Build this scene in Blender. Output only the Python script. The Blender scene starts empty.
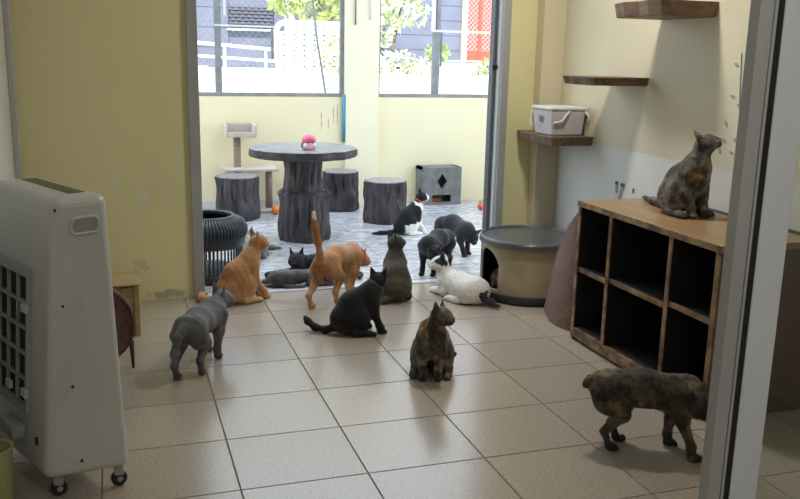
import bpy, math, random
import numpy as np
from mathutils import Vector, Matrix
random.seed(7)
SC = bpy.context.scene
COL = SC.collection
T = 0.45                                   # floor tile width
H = 3.22945 * T                            # camera height

# ------------------------------------------------------------------ camera
def make_camera():
    f, pi_, ya, ro = 863.48, .220627, .319688, .022008
    cy, sy, cp, sp = math.cos(ya), math.sin(ya), math.cos(pi_), math.sin(pi_)
    w = Vector((sy*cp, cy*cp, -sp)); r0 = Vector((cy, -sy, 0)); u0 = r0.cross(w)
    r = r0*math.cos(ro) + u0*math.sin(ro); u = -r0*math.sin(ro) + u0*math.cos(ro)
    cd = bpy.data.cameras.new('camera'); cam = bpy.data.objects.new('camera', cd); COL.objects.link(cam)
    m = Matrix((r, u, -w)).transposed().to_4x4(); m.translation = (0, 0, H)
    cam.matrix_world = m
    cd.sensor_width = 36; cd.lens = f/800*36; cd.clip_start = .05; cd.clip_end = 200
    SC.camera = cam
make_camera()

# ------------------------------------------------------------------ light, world, exposure
SKY_STRENGTH = 3.4
SUN_STRENGTH = 9.0
LAMP_POWER = 26
HALL_FILL_POWER = 15
SC.view_settings.view_transform = 'Standard'
SC.view_settings.look = 'None'
SC.view_settings.gamma = 1.0
SC.view_settings.use_curve_mapping = False
SC.view_settings.exposure = 0.0
world = bpy.data.worlds.new('world'); SC.world = world
world.use_nodes = True
bg = world.node_tree.nodes['Background']
bg.inputs['Color'].default_value = (.74, .87, 1.0, 1); bg.inputs['Strength'].default_value = SKY_STRENGTH
sd = bpy.data.lights.new('sun', 'SUN'); so = bpy.data.objects.new('sun', sd); COL.objects.link(so)
sd.energy = SUN_STRENGTH; sd.angle = .01; sd.color = (1, .95, .86)
so.rotation_euler = Vector((.35, .80, -.85)).to_track_quat('-Z', 'Y').to_euler()
try:
    SC.cycles.use_denoising = True
    SC.cycles.max_bounces = 10; SC.cycles.diffuse_bounces = 6; SC.cycles.transparent_max_bounces = 12
    SC.cycles.caustics_reflective = False; SC.cycles.caustics_refractive = False
    SC.cycles.sample_clamp_indirect = 6
except Exception: pass

# ------------------------------------------------------------------ helpers
def srgb(r, g, b):
    f = lambda c: (c/255/12.92) if c/255 <= .04045 else ((c/255+.055)/1.055)**2.4
    return (f(r), f(g), f(b))

def tag(o, label=None, cat=None, group=None, kind=None):
    if label: o['label'] = label
    if cat: o['category'] = cat
    if group: o['group'] = group
    if kind: o['kind'] = kind
    return o

def empty(name, loc=(0, 0, 0), rz=0):
    o = bpy.data.objects.new(name, None); COL.objects.link(o); o.location = loc; o.rotation_euler = (0, 0, rz)
    o.empty_display_size = .05
    return o

MATS = {}
def mat(name, color, rough=.6, var=.0, scale=8, bump=0, bscale=None, metal=0, spec=.5, stretch=(1, 1, 1), color2=None, coord='Object', detail=4, sheen=0):
    """plain principled material; var mixes the colour with a darker/second tone through noise"""
    if name in MATS: return MATS[name]
    m = bpy.data.materials.new(name); m.use_nodes = True; nt = m.node_tree; N = nt.nodes; L = nt.links
    p = N['Principled BSDF']
    p.inputs['Base Color'].default_value = (*color, 1); p.inputs['Roughness'].default_value = rough
    p.inputs['Metallic'].default_value = metal; p.inputs['Specular IOR Level'].default_value = spec
    if sheen: p.inputs['Sheen Weight'].default_value = sheen
    if var or bump or color2:
        tc = N.new('ShaderNodeTexCoord'); mp = N.new('ShaderNodeMapping'); mp.inputs['Scale'].default_value = stretch
        L.new(tc.outputs[coord], mp.inputs['Vector'])
        nz = N.new('ShaderNodeTexNoise'); nz.inputs['Scale'].default_value = scale; nz.inputs['Detail'].default_value = detail
        L.new(mp.outputs[0], nz.inputs['Vector'])
        if var or color2:
            c2 = color2 if color2 else tuple(c*(1-var) for c in color)
            cr = N.new('ShaderNodeValToRGB'); cr.color_ramp.elements[0].position = .38; cr.color_ramp.elements[1].position = .62
            cr.color_ramp.elements[0].color = (*c2, 1); cr.color_ramp.elements[1].color = (*color, 1)
            L.new(nz.outputs['Fac'], cr.inputs[0]); L.new(cr.outputs[0], p.inputs['Base Color'])
        if bump:
            n2 = nz
            if bscale:
                n2 = N.new('ShaderNodeTexNoise'); n2.inputs['Scale'].default_value = bscale; n2.inputs['Detail'].default_value = 5
                L.new(mp.outputs[0], n2.inputs['Vector'])
            b = N.new('ShaderNodeBump'); b.inputs['Strength'].default_value = bump; b.inputs['Distance'].default_value = .01
            L.new(n2.outputs['Fac'], b.inputs['Height']); L.new(b.outputs[0], p.inputs['Normal'])
    MATS[name] = m
    return m

class MB:
    def __init__(s): s.v = []; s.f = []
    def box(s, x0, x1, y0, y1, z0, z1, M=None):
        n = len(s.v); c = [(x, y, z) for z in (z0, z1) for y in (y0, y1) for x in (x0, x1)]
        if M: c = [tuple(M @ Vector(q)) for q in c]
        s.v += c
        s.f += [tuple(n+i for i in q) for q in ((0, 2, 3, 1), (4, 5, 7, 6), (0, 1, 5, 4), (2, 6, 7, 3), (0, 4, 6, 2), (1, 3, 7, 5))]
        return s
    def prism(s, poly, z0, z1, top=None, M=None):
        n = len(s.v); k = len(poly); tp = top or poly
        c = [(x, y, z0) for x, y in poly] + [(x, y, z1) for x, y in tp]
        if M: c = [tuple(M @ Vector(q)) for q in c]
        s.v += c
        s.f.append(tuple(n+k-1-i for i in range(k))); s.f.append(tuple(n+k+i for i in range(k)))
        for i in range(k): s.f.append((n+i, n+(i+1) % k, n+k+(i+1) % k, n+k+i))
        return s
    def tube(s, pts, r, n=8, cap=True):
        pts = [Vector(p) for p in pts]; rr = r if isinstance(r, (list, tuple)) else [r]*len(pts)
        b = len(s.v); prev = None
        for i, p in enumerate(pts):
            d = (pts[min(i+1, len(pts)-1)] - pts[max(i-1, 0)]).normalized()
            a = prev if prev else (Vector((0, 0, 1)) if abs(d.z) < .9 else Vector((1, 0, 0)))
            x = (a - d*a.dot(d)).normalized(); y = d.cross(x); prev = x
            for j in range(n):
                t = 2*math.pi*j/n; s.v.append(tuple(p + (x*math.cos(t) + y*math.sin(t))*rr[i]))
        for i in range(len(pts)-1):
            for j in range(n):
                s.f.append((b+i*n+j, b+i*n+(j+1) % n, b+(i+1)*n+(j+1) % n, b+(i+1)*n+j))
        if cap:
            s.f.append(tuple(b+n-1-j for j in range(n))); e = b+(len(pts)-1)*n; s.f.append(tuple(e+j for j in range(n)))
        return s
    def lathe(s, prof, n=32, c=(0, 0, 0), fn=None, cap=True):
        """prof: (r, z) list bottom to top; fn(r, angle, z) -> r"""
        b = len(s.v)
        for r, z in prof:
            for j in range(n):
                t = 2*math.pi*j/n; q = fn(r, t, z) if fn else r
                s.v.append((c[0]+q*math.cos(t), c[1]+q*math.sin(t), c[2]+z))
        for i in range(len(prof)-1):
            for j in range(n):
                s.f.append((b+i*n+j, b+i*n+(j+1) % n, b+(i+1)*n+(j+1) % n, b+(i+1)*n+j))
        if cap:
            s.f.append(tuple(b+n-1-j for j in range(n))); e = b+(len(prof)-1)*n; s.f.append(tuple(e+j for j in range(n)))
        return s
    def torus(s, c, R, r, axis='z', n=32, k=8, sx=1, sy=1):
        pts = []
        b = len(s.v)
        for i in range(n):
            t = 2*math.pi*i/n
            for j in range(k):
                a = 2*math.pi*j/k; q = R + r*math.cos(a)
                p = (q*math.cos(t)*sx, q*math.sin(t)*sy, r*math.sin(a))
                if axis == 'y': p = (p[0], p[2], p[1])
                if axis == 'x': p = (p[2], p[0], p[1])
                s.v.append((c[0]+p[0], c[1]+p[1], c[2]+p[2]))
        for i in range(n):
            for j in range(k):
                s.f.append((b+i*k+j, b+((i+1) % n)*k+j, b+((i+1) % n)*k+(j+1) % k, b+i*k+(j+1) % k))
        return s
    def sphere(s, c, r, n=16, m=10):
        r = r if isinstance(r, (tuple, list)) else (r, r, r)
        b = len(s.v); s.v.append((c[0], c[1], c[2]-r[2]))
        for i in range(1, m):
            a = -math.pi/2 + math.pi*i/m
            for j in range(n):
                t = 2*math.pi*j/n; s.v.append((c[0]+r[0]*math.cos(a)*math.cos(t), c[1]+r[1]*math.cos(a)*math.sin(t), c[2]+r[2]*math.sin(a)))
        s.v.append((c[0], c[1], c[2]+r[2])); e = len(s.v)-1
        for j in range(n):
            s.f.append((b, b+1+(j+1) % n, b+1+j)); s.f.append((e, e-n+j, e-n+(j+1) % n))
        for i in range(m-2):
            for j in range(n):
                q = b+1+i*n; s.f.append((q+j, q+(j+1) % n, q+n+(j+1) % n, q+n+j))
        return s
    def mesh(s, name, m, smooth=False):
        me = bpy.data.meshes.new(name); me.from_pydata(s.v, [], s.f); me.update()
        import bmesh
        bm = bmesh.new(); bm.from_mesh(me); bmesh.ops.recalc_face_normals(bm, faces=bm.faces); bm.to_mesh(me); bm.free()
        if m: me.materials.append(m)
        if smooth:
            for p in me.polygons: p.use_smooth = True
        return me
    def build(s, name, m, parent=None, smooth=False, bevel=0, seg=2, auto=None):
        me = s.mesh(name, m, smooth or auto is not None)
        o = bpy.data.objects.new(name, me); COL.objects.link(o)
        if auto is not None: me.set_sharp_from_angle(angle=math.radians(auto))
        if parent: o.parent = parent
        if bevel:
            b = o.modifiers.new('bevel', 'BEVEL'); b.width = bevel; b.segments = seg; b.limit_method = 'ANGLE'; b.angle_limit = math.radians(40)
        return o

def box(name, m, x0, x1, y0, y1, z0, z1, parent=None, bevel=0):
    return MB().box(x0, x1, y0, y1, z0, z1).build(name, m, parent, bevel=bevel)
def struct(o): o['kind'] = 'structure'; return o

# ------------------------------------------------------------------ room constants
XL, XR, YB, YF, ZC = -.53, 2.76, 5.17, -1.3, 2.75
DX0, DX1, DZ = .405, 2.41, 2.30              # outer edges of the door opening
PY = 8.25                                    # porch parapet

# ------------------------------------------------------------------ surface materials
def wall_paint(name, color, lower=None, zsplit=0, patches=(), var=.08, py=None):
    m = bpy.data.materials.new(name); m.use_nodes = True; nt = m.node_tree; N = nt.nodes; L = nt.links
    p = N['Principled BSDF']; p.inputs['Roughness'].default_value = .55
    g = N.new('ShaderNodeNewGeometry')
    nz = N.new('ShaderNodeTexNoise'); nz.inputs['Scale'].default_value = 1.6; nz.inputs['Detail'].default_value = 5
    L.new(g.outputs['Position'], nz.inputs['Vector'])
    cr = N.new('ShaderNodeValToRGB'); cr.color_ramp.elements[0].position = .3; cr.color_ramp.elements[1].position = .7
    cr.color_ramp.elements[0].color = (*[c*(1-var) for c in color], 1); cr.color_ramp.elements[1].color = (*color, 1)
    L.new(nz.outputs['Fac'], cr.inputs[0]); out = cr.outputs[0]
    sep = N.new('ShaderNodeSeparateXYZ'); L.new(g.outputs['Position'], sep.inputs[0])
    if lower:
        # irregular paint edge
        n3 = N.new('ShaderNodeTexNoise'); n3.inputs['Scale'].default_value = 14
        L.new(g.outputs['Position'], n3.inputs['Vector'])
        ma = N.new('ShaderNodeMath'); ma.operation = 'MULTIPLY_ADD'; ma.inputs[1].default_value = .02
        L.new(n3.outputs['Fac'], ma.inputs[0]); L.new(sep.outputs['Z'], ma.inputs[2])
        lt = N.new('ShaderNodeMath'); lt.operation = 'LESS_THAN'; lt.inputs[1].default_value = zsplit+.01
        L.new(ma.outputs[0], lt.inputs[0])
        mx = N.new('ShaderNodeMix'); mx.data_type = 'RGBA'; L.new(lt.outputs[0], mx.inputs['Factor'])
        L.new(out, mx.inputs['A']); mx.inputs['B'].default_value = (*lower, 1); out = mx.outputs['Result']
    for (px, pz, rx, rz, thr, pc) in patches:      # flaked / filled paint spots
        a = N.new('ShaderNodeMapping'); a.vector_type = 'TEXTURE'
        a.inputs['Location'].default_value = (px, YB if py is None else py, pz); a.inputs['Scale'].default_value = (rx, 1, rz)
        L.new(g.outputs['Position'], a.inputs[0])
        ln = N.new('ShaderNodeVectorMath'); ln.operation = 'LENGTH'; L.new(a.outputs[0], ln.inputs[0])
        n4 = N.new('ShaderNodeTexNoise'); n4.inputs['Scale'].default_value = 22; n4.inputs['Detail'].default_value = 4
        L.new(g.outputs['Position'], n4.inputs['Vector'])
        sm = N.new('ShaderNodeMath'); sm.operation = 'MULTIPLY_ADD'; sm.inputs[1].default_value = -2.2
        L.new(n4.outputs['Fac'], sm.inputs[0]); L.new(ln.outputs['Value'], sm.inputs[2])
        lt = N.new('ShaderNodeMapRange'); lt.inputs['From Min'].default_value = thr-.12; lt.inputs['From Max'].default_value = thr+.12
        lt.inputs['To Min'].default_value = .8; lt.inputs['To Max'].default_value = 0
        L.new(sm.outputs[0], lt.inputs['Value'])
        mx = N.new('ShaderNodeMix'); mx.data_type = 'RGBA'; L.new(lt.outputs[0], mx.inputs['Factor'])
        L.new(out, mx.inputs['A']); mx.inputs['B'].default_value = (*pc, 1); out = mx.outputs['Result']
    L.new(out, p.inputs['Base Color'])
    nb = N.new('ShaderNodeTexNoise'); nb.inputs['Scale'].default_value = 60; L.new(g.outputs['Position'], nb.inputs['Vector'])
    b = N.new('ShaderNodeBump'); b.inputs['Strength'].default_value = .15; b.inputs['Distance'].default_value = .004
    L.new(nb.outputs['Fac'], b.inputs['Height']); L.new(b.outputs[0], p.inputs['Normal'])
    return m

PALE = (.78, .77, .70)
M_yellow = wall_paint('yellow_wall_paint', (.84, .78, .44), patches=(
    (.13, .62, .045, .10, -.55, PALE), (-.02, .72, .015, .05, -.3, PALE), (.10, .21, .09, .12, -.75, (.66, .60, .36)),
    (.27, .03, .12, .035, -.3, (.42, .40, .30)), (.02, .10, .10, .12, -.85, PALE)))
M_cream = wall_paint('cream_wall_paint', (.72, .66, .49), lower=(.72, .725, .70), zsplit=.955)
M_pier = wall_paint('pier_paint', (.72, .64, .46))
M_white_wall = wall_paint('white_wall_paint', (.72, .72, .70))
M_porch = wall_paint('porch_yellow_paint', (.86, .77, .53), var=.05, py=8.25, patches=((1.90, .84, .006, .10, -.2, (.42, .35, .22)), (2.02, .86, .008, .13, -.3, (.46, .38, .24)), (2.06, .88, .006, .10, -.2, (.40, .33, .2)), (1.97, .80, .010, .07, -.4, (.5, .42, .28))))
M_ceiling = mat('ceiling_paint', (.72, .70, .64), .8, .05)
M_alu = mat('grey_aluminium', (.44, .45, .45), .45, .1, 3, metal=.3)
M_alu_dark = mat('dark_aluminium', (.10, .11, .12), .45)
M_alu_light = mat('pale_aluminium', (.62, .65, .70), .4, .06, 3)
M_black = mat('black_rubber', (.008, .008, .009), .7)

def tile_material(name, c1, c2, rough, fine=True, vein=None):
    m = bpy.data.materials.new(name); m.use_nodes = True; nt = m.node_tree; N = nt.nodes; L = nt.links
    p = N['Principled BSDF']; p.inputs['Roughness'].default_value = rough; p.inputs['Specular IOR Level'].default_value = .8
    g = N.new('ShaderNodeNewGeometry'); oi = N.new('ShaderNodeObjectInfo')
    n1 = N.new('ShaderNodeTexNoise'); n1.inputs['Scale'].default_value = 90 if fine else 5; n1.inputs['Detail'].default_value = 6
    L.new(g.outputs['Position'], n1.inputs['Vector'])
    if vein:
        wv = N.new('ShaderNodeMapping'); wv.inputs['Scale'].default_value = vein; L.new(g.outputs['Position'], wv.inputs[0]); L.new(wv.outputs[0], n1.inputs['Vector'])
        n1.inputs['Distortion'].default_value = 1.5
    cr = N.new('ShaderNodeValToRGB'); cr.color_ramp.elements[0].position = .33; cr.color_ramp.elements[1].position = .66
    cr.color_ramp.elements[0].color = (*c2, 1); cr.color_ramp.elements[1].color = (*c1, 1)
    L.new(n1.outputs['Fac'], cr.inputs[0])
    mr = N.new('ShaderNodeMapRange'); mr.inputs['To Min'].default_value = .90; mr.inputs['To Max'].default_value = 1.06; L.new(oi.outputs['Random'], mr.inputs['Value'])
    mx = N.new('ShaderNodeVectorMath'); mx.operation = 'SCALE'; L.new(cr.outputs[0], mx.inputs[0]); L.new(mr.outputs[0], mx.inputs['Scale'])
    L.new(mx.outputs[0], p.inputs['Base Color'])
    n2 = N.new('ShaderNodeTexNoise'); n2.inputs['Scale'].default_value = 3; L.new(g.outputs['Position'], n2.inputs['Vector'])
    r = N.new('ShaderNodeMapRange'); r.inputs['To Min'].default_value = rough-.05; r.inputs['To Max'].default_value = rough+.09; L.new(n2.outputs['Fac'], r.inputs['Value'])
    n3 = N.new('ShaderNodeTexNoise'); n3.inputs['Scale'].default_value = 160; L.new(g.outputs['Position'], n3.inputs['Vector'])
    b = N.new('ShaderNodeBump'); b.inputs['Strength'].default_value = .04; b.inputs['Distance'].default_value = .001; L.new(n3.outputs['Fac'], b.inputs['Height']); L.new(b.outputs[0], p.inputs['Normal'])
    return m
M_tile = tile_material('beige_granite_tile', (.47, .405, .34), (.36, .305, .25), .22)
M_ptile = tile_material('marbled_porch_tile', (.66, .66, .69), (.27, .28, .34), .26, fine=False, vein=(1.4, 4.2, 1))
M_grout = mat('grout', (.25, .225, .19), .9, .2, 30)

# ------------------------------------------------------------------ floor and tiles
def tiled_floor(name, x0, x1, y0, y1, ox, oy, tx, ty, gap, m, mg):
    fl = struct(box(name, mg, x0, x1, y0, y1, -.12, -.004)); cache = {}
    i0 = math.floor((x0-ox)/tx); j0 = math.floor((y0-oy)/ty)
    for i in range(i0, math.ceil((x1-ox)/tx)):
        for j in range(j0, math.ceil((y1-oy)/ty)):
            a0 = max(x0, ox+i*tx)+gap/2; a1 = min(x1, ox+(i+1)*tx)-gap/2
            b0 = max(y0, oy+j*ty)+gap/2; b1 = min(y1, oy+(j+1)*ty)-gap/2
            if a1-a0 < .01 or b1-b0 < .01: continue
            key = (round(a1-a0, 3), round(b1-b0, 3))
            if key not in cache:
                w, d = key; cache[key] = MB().prism([(0, 0), (w, 0), (w, d), (0, d)], -.006, 0, [(.002, .002), (w-.002, .002), (w-.002, d-.002), (.002, d-.002)]).mesh('tile', m)
            o = bpy.data.objects.new('tile', cache[key]); COL.objects.link(o); o.parent = fl; o.location = (a0, b0, 0)
    return fl
tiled_floor('floor', XL, XR, YF, YB+.02, .3475, 4.350, T, .40903, .0032, M_tile, M_grout)
tiled_floor('floor_porch', -1.6, 4.6, YB+.02, PY, .62, YB+.05, .60, .60, .003, M_ptile, mat('pale_grout', (.42, .42, .44), .9))
struct(box('trim_1', mat('threshold_stone', (.62, .63, .66), .35, .1, 20), DX0+.06, DX1-.06, YB-.015, YB+.05, -.003, .006))

# ------------------------------------------------------------------ walls
def wall(name, m, *boxes):
    b = MB()
    for q in boxes: b.box(*q)
    return struct(b.build(name, m))
wall('wall_back', M_yellow, (XL-.15, DX0, YB, YB+.14, -.12, ZC), (DX1, XR+.12, YB, YB+.14, -.12, ZC), (DX0, DX1, YB, YB+.14, DZ, ZC))
wall('wall_left', M_white_wall, (XL-.15, XL, YF-.1, YB, -.12, ZC))
wall('wall_right', M_cream, (XR, XR+.12, YF-.1, YB, -.12, ZC))
wall('wall_front', M_white_wall, (XL, XR, YF-.1, YF, -.12, ZC))
wall('wall_pier', M_pier, (2.605, XR, 5.075, YB, -.0, ZC))
struct(box('ceiling', M_ceiling, XL-.15, XR+.12, YF-.1, YB+.14, ZC, ZC+.1))
struct(box('trim_2', mat('grey_corner_trim', (.52, .53, .53), .5), XL, XL+.03, YB-.09, YB, 0, ZC, bevel=.004))
struct(box('sun_block_roof', mat('sun_block_grey', (.4, .4, .4), .8), XL-.15, XR+.12, YF-.1, YB+.14, ZC+.1, 5.2))  # unseen block, made this tall to keep direct sun off the porch

# back doorway: aluminium sliding-door frame
dr = struct(empty('door_1', ((DX0+DX1)/2, YB, 0)))
def dpart(n, m, *q, **k):
    o = box(n, m, *q, **k); o.parent = dr; o.matrix_parent_inverse = Matrix.Translation(-Vector(dr.location)); return o
dpart('jamb', M_alu, DX0, DX0+.062, YB-.03, YB+.17, 0, DZ, bevel=.004)
dpart('jamb', M_alu, DX1-.052, DX1, YB-.03, YB+.17, 0, DZ, bevel=.004)
dpart('jamb_lip', M_alu_light, DX1-.064, DX1-.050, YB-.012, YB+.15, 0, DZ)
dpart('jamb_seal', M_alu_dark, DX1-.088, DX1-.064, YB+.03, YB+.09, 0, DZ)
dpart('header', M_alu, DX0+.06, DX1-.05, YB-.03, YB+.17, DZ-.06, DZ)
dpart('latch', M_black, DX1-.095, DX1-.06, YB+.01, YB+.03, 1.385, 1.41, bevel=.004)

# glass sliding door close to the camera
nd = struct(empty('door_2', (.96, 1.12, 0)))
def npart(n, m, *q, **k):
    o = box(n, m, *q, **k); o.parent = nd; o.matrix_parent_inverse = Matrix.Translation(-Vector(nd.location)); return o
npart('stile', M_alu, .921, .946, 1.10, 1.125, .04, 2.25, bevel=.002)
npart('stile_groove', M_alu_dark, .946, .949, 1.104, 1.125, .04, 2.25)
npart('stile_bead', M_alu, .949, .955, 1.102, 1.125, .04, 2.25, bevel=.001)
npart('seal', M_black, .955, .9665, 1.1025, 1.125, .04, 2.25)
npart('stile', mat('white_aluminium', (.60, .63, .68), .4, .04, 2), .9665, 1.023, 1.10, 1.145, .04, 2.25, bevel=.003)
npart('track', M_alu, XL, XR, 1.09, 1.16, 0, .04)
npart('header', M_alu, XL, XR, 1.09, 1.16, 2.25, 2.32)
mg = bpy.data.materials.new('pane_glass'); mg.use_nodes = True
N = mg.node_tree.nodes; L = mg.node_tree.links; N.remove(N['Principled BSDF'])
tr = N.new('ShaderNodeBsdfTransparent'); tr.inputs[0].default_value = (.90, .93, .92, 1); gl = N.new('ShaderNodeBsdfGlossy'); gl.inputs['Roughness'].default_value = .02
mx = N.new('ShaderNodeMixShader'); mx.inputs[0].default_value = .035
L.new(tr.outputs[0], mx.inputs[1]); L.new(gl.outputs[0], mx.inputs[2]); L.new(mx.outputs[0], N['Material Output'].inputs[0])
npart('pane', mg, 1.023, 2.70, 1.122, 1.128, .04, 2.25)
npart('stile', M_alu, 2.70, XR, 1.10, 1.15, .04, 2.25)
wall('wall_transom', M_white_wall, (XL, XR, 1.09, 1.16, 2.32, ZC))

# ------------------------------------------------------------------ porch shell
wall('wall_porch', M_porch, (-1.6, 4.6, PY, PY+.12, -.12, 1.05))
wall('wall_porch_left', M_porch, (-1.72, -1.6, YB+.14, PY+.12, -.12, 1.05))
wall('wall_porch_right', M_porch, (4.6, 4.72, YB+.14, PY+.12, -.12, 1.05))
wall('wall_pillar', wall_paint('pillar_paint', (.86, .80, .60), var=.04), (2.13, 2.46, PY-.05, PY+.13, -.05, 2.6))
wall('wall_lintel', M_porch, (-1.6, 4.6, PY, PY+.12, 2.35, 2.6))
struct(box('baseboard_porch', mat('pale_skirting', (.66, .66, .66), .5), -1.6, 2.13, PY-.012, PY, 0, .07))

M_frame = mat('weathered_window_frame', (.25, .26, .28), .6, .2, 10)
M_wire = mat('galvanised_wire', (.42, .43, .47), .5, metal=.2)
M_rail = mat('white_sash_paint', (.72, .72, .76), .5)
def window(name, x0, x1, posts, rails):
    w = struct(empty(name, ((x0+x1)/2, PY+.06, 1.05)))
    def pt(n, m, *q, bevel=0):
        o = box(n, m, *q, bevel=bevel); o.parent = w; o.matrix_parent_inverse = Matrix.Translation(-Vector(w.location)); return o
    pt('window_sill', M_frame, x0, x1, PY+.02, PY+.10, 1.05, 1.085, bevel=.004)
    pt('frame_jamb', M_frame, x0, x0+.035, PY+.03, PY+.09, 1.085, 2.35); pt('frame_jamb', M_frame, x1-.035, x1, PY+.03, PY+.09, 1.085, 2.35)
    pt('frame_head', M_frame, x0, x1, PY+.03, PY+.09, 2.31, 2.35)
    for (m, a, b, z0, z1) in posts: pt('mullion', m, a, b, PY+.03, PY+.08, z0, z1)
    for (m, a, b, z0, z1) in rails: pt('sash_rail', m, a, b, PY+.025, PY+.06, z0, z1)
    return w, pt
w1, pt1 = window('window_1', .70, 2.13, [(M_frame, .905, .965, 1.085, 2.31)], [(M_rail, .905, 1.50, 1.685, 1.70)])
pt1('sash_stay', M_frame, 1.425, 1.45, PY+.03, PY+.05, 1.40, 1.685)
pt1('sash_stay', M_rail, .99, 1.01, PY+.03, PY+.05, 1.78, 2.31)
w2, pt2 = window('window_2', 2.46, 3.95, [(M_frame, 3.045, 3.115, 1.085, 1.70), (M_rail, 3.035, 3.06, 1.70, 2.31), (M_frame, 3.075, 3.115, 1.70, 2.31)], [(M_rail, 3.04, 3.92, 1.69, 1.71)])
pt2('sash_stay', M_frame, 3.125, 3.14, PY+.03, PY+.05, 1.36, 1.69)
# chain-link wires, one mesh per window (far too fine to pick apart)
for w, x0, x1 in ((w1, .735, 2.095),):
    b = MB(); z0, z1, st = 1.085, 2.31, .06
    k = x0-(z1-z0)
    while k < x1:
        a = max(x0, k); c = min(x1, k+(z1-z0))
        if c > a:
            b.tube([(a, PY+.085, z0+(a-k)), (c, PY+.085, z0+(c-k))], .0016, 3, False)
            b.tube([(a, PY+.088, z1-(a-k)), (c, PY+.088, z1-(c-k))], .0016, 3, False)
        k += st
    o = b.build('wire_mesh', M_wire, w); o.matrix_parent_inverse = Matrix.Translation(-Vector(w.location)); o['kind'] = 'stuff'
# blue pipe beside the pillar, leaning pole
tag(MB().tube([(2.115, PY-.03, .62), (2.115, PY-.03, 1.075)], .017, 12).build('pipe', mat('blue_pvc', (.06, .30, .46), .4), smooth=True), 'blue plastic pipe standing upright against the porch pillar', 'pipe')
tag(MB().tube([(1.83, PY+.20, 2.2), (1.90, PY+.20, 1.6), (2.0, PY+.20, 1.0), (2.0, PY+.22, .0)], .012, 8).build('pole', mat('grey_bamboo', (.28, .30, .32), .7), smooth=True), 'thin grey pole leaning outside the left porch window', 'pole')
for i, (z0, z1, x) in enumerate(((1.73, 2.35, 2.215), (1.78, 2.35, 2.36))):
    tag(MB().tube([(x, PY-.065, z0), (x, PY-.065, z1)], .008, 8).build('hanging_rod', M_rail if i else M_frame, smooth=True), ('thin dark rod hanging down the porch pillar', 'thin pale rod hanging down the porch pillar')[i], 'rod')
# ------------------------------------------------------------------ outside world beyond the porch
M_conc = mat('sunlit_concrete', (.80, .80, .78), .8, .08, 3)
struct(box('ground', mat('ground_soil', (.45, .42, .36), .9, .3, 2), -30, 40, PY+.12, 10.4, -.3, -.1))
struct(box('terrace', M_conc, -30, 40, 10.4, 40, -.3, 1.22))
struct(box('sun_block_eave', mat('sun_block_eave_grey', (.5, .5, .5), .8), -4, 6, YB+.14, 5.60, 5.0, 5.2))  # unseen overhang added to push the sun shadow further across the porch
struct(box('sun_block_wing', mat('sun_block_wing_grey', (.4, .4, .4), .8), -4, XL-.15, YF-.1, YB+.14, 3.0, 5.2))  # unseen wings added on both sides to widen the porch's sun shadow
struct(box('sun_block_wing_right', MATS['sun_block_wing_grey'], XR+.12, 6, YF-.1, YB+.14, 3.0, 5.2))  # added sun blocker, matches the left wing

M_side = mat('blue_grey_cladding', (.115, .13, .185), .6, .15, 3)
def plank_house(name, x0, x1, y, z0, z1, label, pitch, cuts=()):
    h = empty(name, ((x0+x1)/2, y, z0)); tag(h, label, 'building')
    def pt(n, m, *q, bevel=0, par=None):
        o = box(n, m, *q, bevel=bevel)
        if par: o.parent = par; o.matrix_parent_inverse = Matrix.Translation(-Vector(h.location))
        else: o.parent = h; o.matrix_parent_inverse = Matrix.Translation(-Vector(h.location))
        return o
    pt('wall_core', M_side, x0, x1, y+.03, y+3, z0, z1)
    z = z0; me = None
    while z < z1-.02:
        segs = [(x0, x1)]
        for (c0, c1, cz0, cz1) in cuts:
            if z+pitch > cz0 and z < cz1:
                segs = [q for (a, b) in segs for q in ((a, min(b, c0)), (max(a, c1), b)) if q[1]-q[0] > .02]
        for a, b in segs: pt('cladding_board', M_side, a, b, y, y+.04, z+.008, min(z+pitch, z1))
        z += pitch
    return h, pt
hl, hpt = plank_house('grey_house', -6, 4.2, 14, 1.22, 4.2, 'blue-grey clad house with a slatted vent behind the white railing', .30, cuts=[(1.74, 2.46, 1.80, 2.16)])
fr_ = hpt('vent', M_black, 1.76, 2.44, 14.02, 14.05, 1.82, 2.14)
for i in range(6): hpt('vent_slat', mat('vent_slat', (.06, .065, .09), .6), 1.76, 2.44, 13.97, 14.03, 1.83+i*.052, 1.865+i*.052)
hpt('vent_sill', mat('vent_sill_white', (.62, .62, .66), .6), 1.72, 2.50, 13.93, 14.03, 1.785, 1.815)
hpt('corner_board', mat('pale_corner_board', (.30, .32, .38), .6), 2.62, 2.78, 13.96, 14.03, 1.22, 4.2)
hr, rpt = plank_house('clad_house', 4.25, 9.5, 15, 1.30, 4.6, 'blue-grey clad house with a red lattice door', .26, cuts=[(6.05, 6.78, 1.36, 3.5)])
M_red = mat('red_door_paint', (.62, .06, .035), .5); M_cas = mat('cream_casing', (.86, .72, .45), .5)
rpt('door_casing', M_cas, 6.05, 6.13, 14.93, 15.05, 1.36, 3.5); rpt('door_casing', M_cas, 6.66, 6.76, 14.93, 15.05, 1.36, 3.5); rpt('door_casing', M_cas, 6.05, 6.76, 14.93, 15.05, 3.42, 3.5)
dp = rpt('door_panel', mat('red_door_panel', (.50, .10, .08), .5), 6.13, 6.66, 15.0, 15.05, 1.36, 3.42)
rpt('door_stile', M_red, 6.37, 6.43, 14.96, 15.02, 1.36, 3.42); rpt('door_rail', M_red, 6.13, 6.66, 14.97, 15.02, 1.36, 1.56)
b = MB(); k = 6.13-1.86
while k < 6.66:
    for s_ in (0, 1):
        a = max(6.13, k); c = min(6.66, k+1.86)
        if c > a:
            z_ = (lambda x: 1.56+(x-k)) if s_ == 0 else (lambda x: 3.42-(x-k))
            b.tube([(a, 14.985, z_(a)), (c, 14.985, z_(c))], .007, 4, False)
    k += .085
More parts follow.
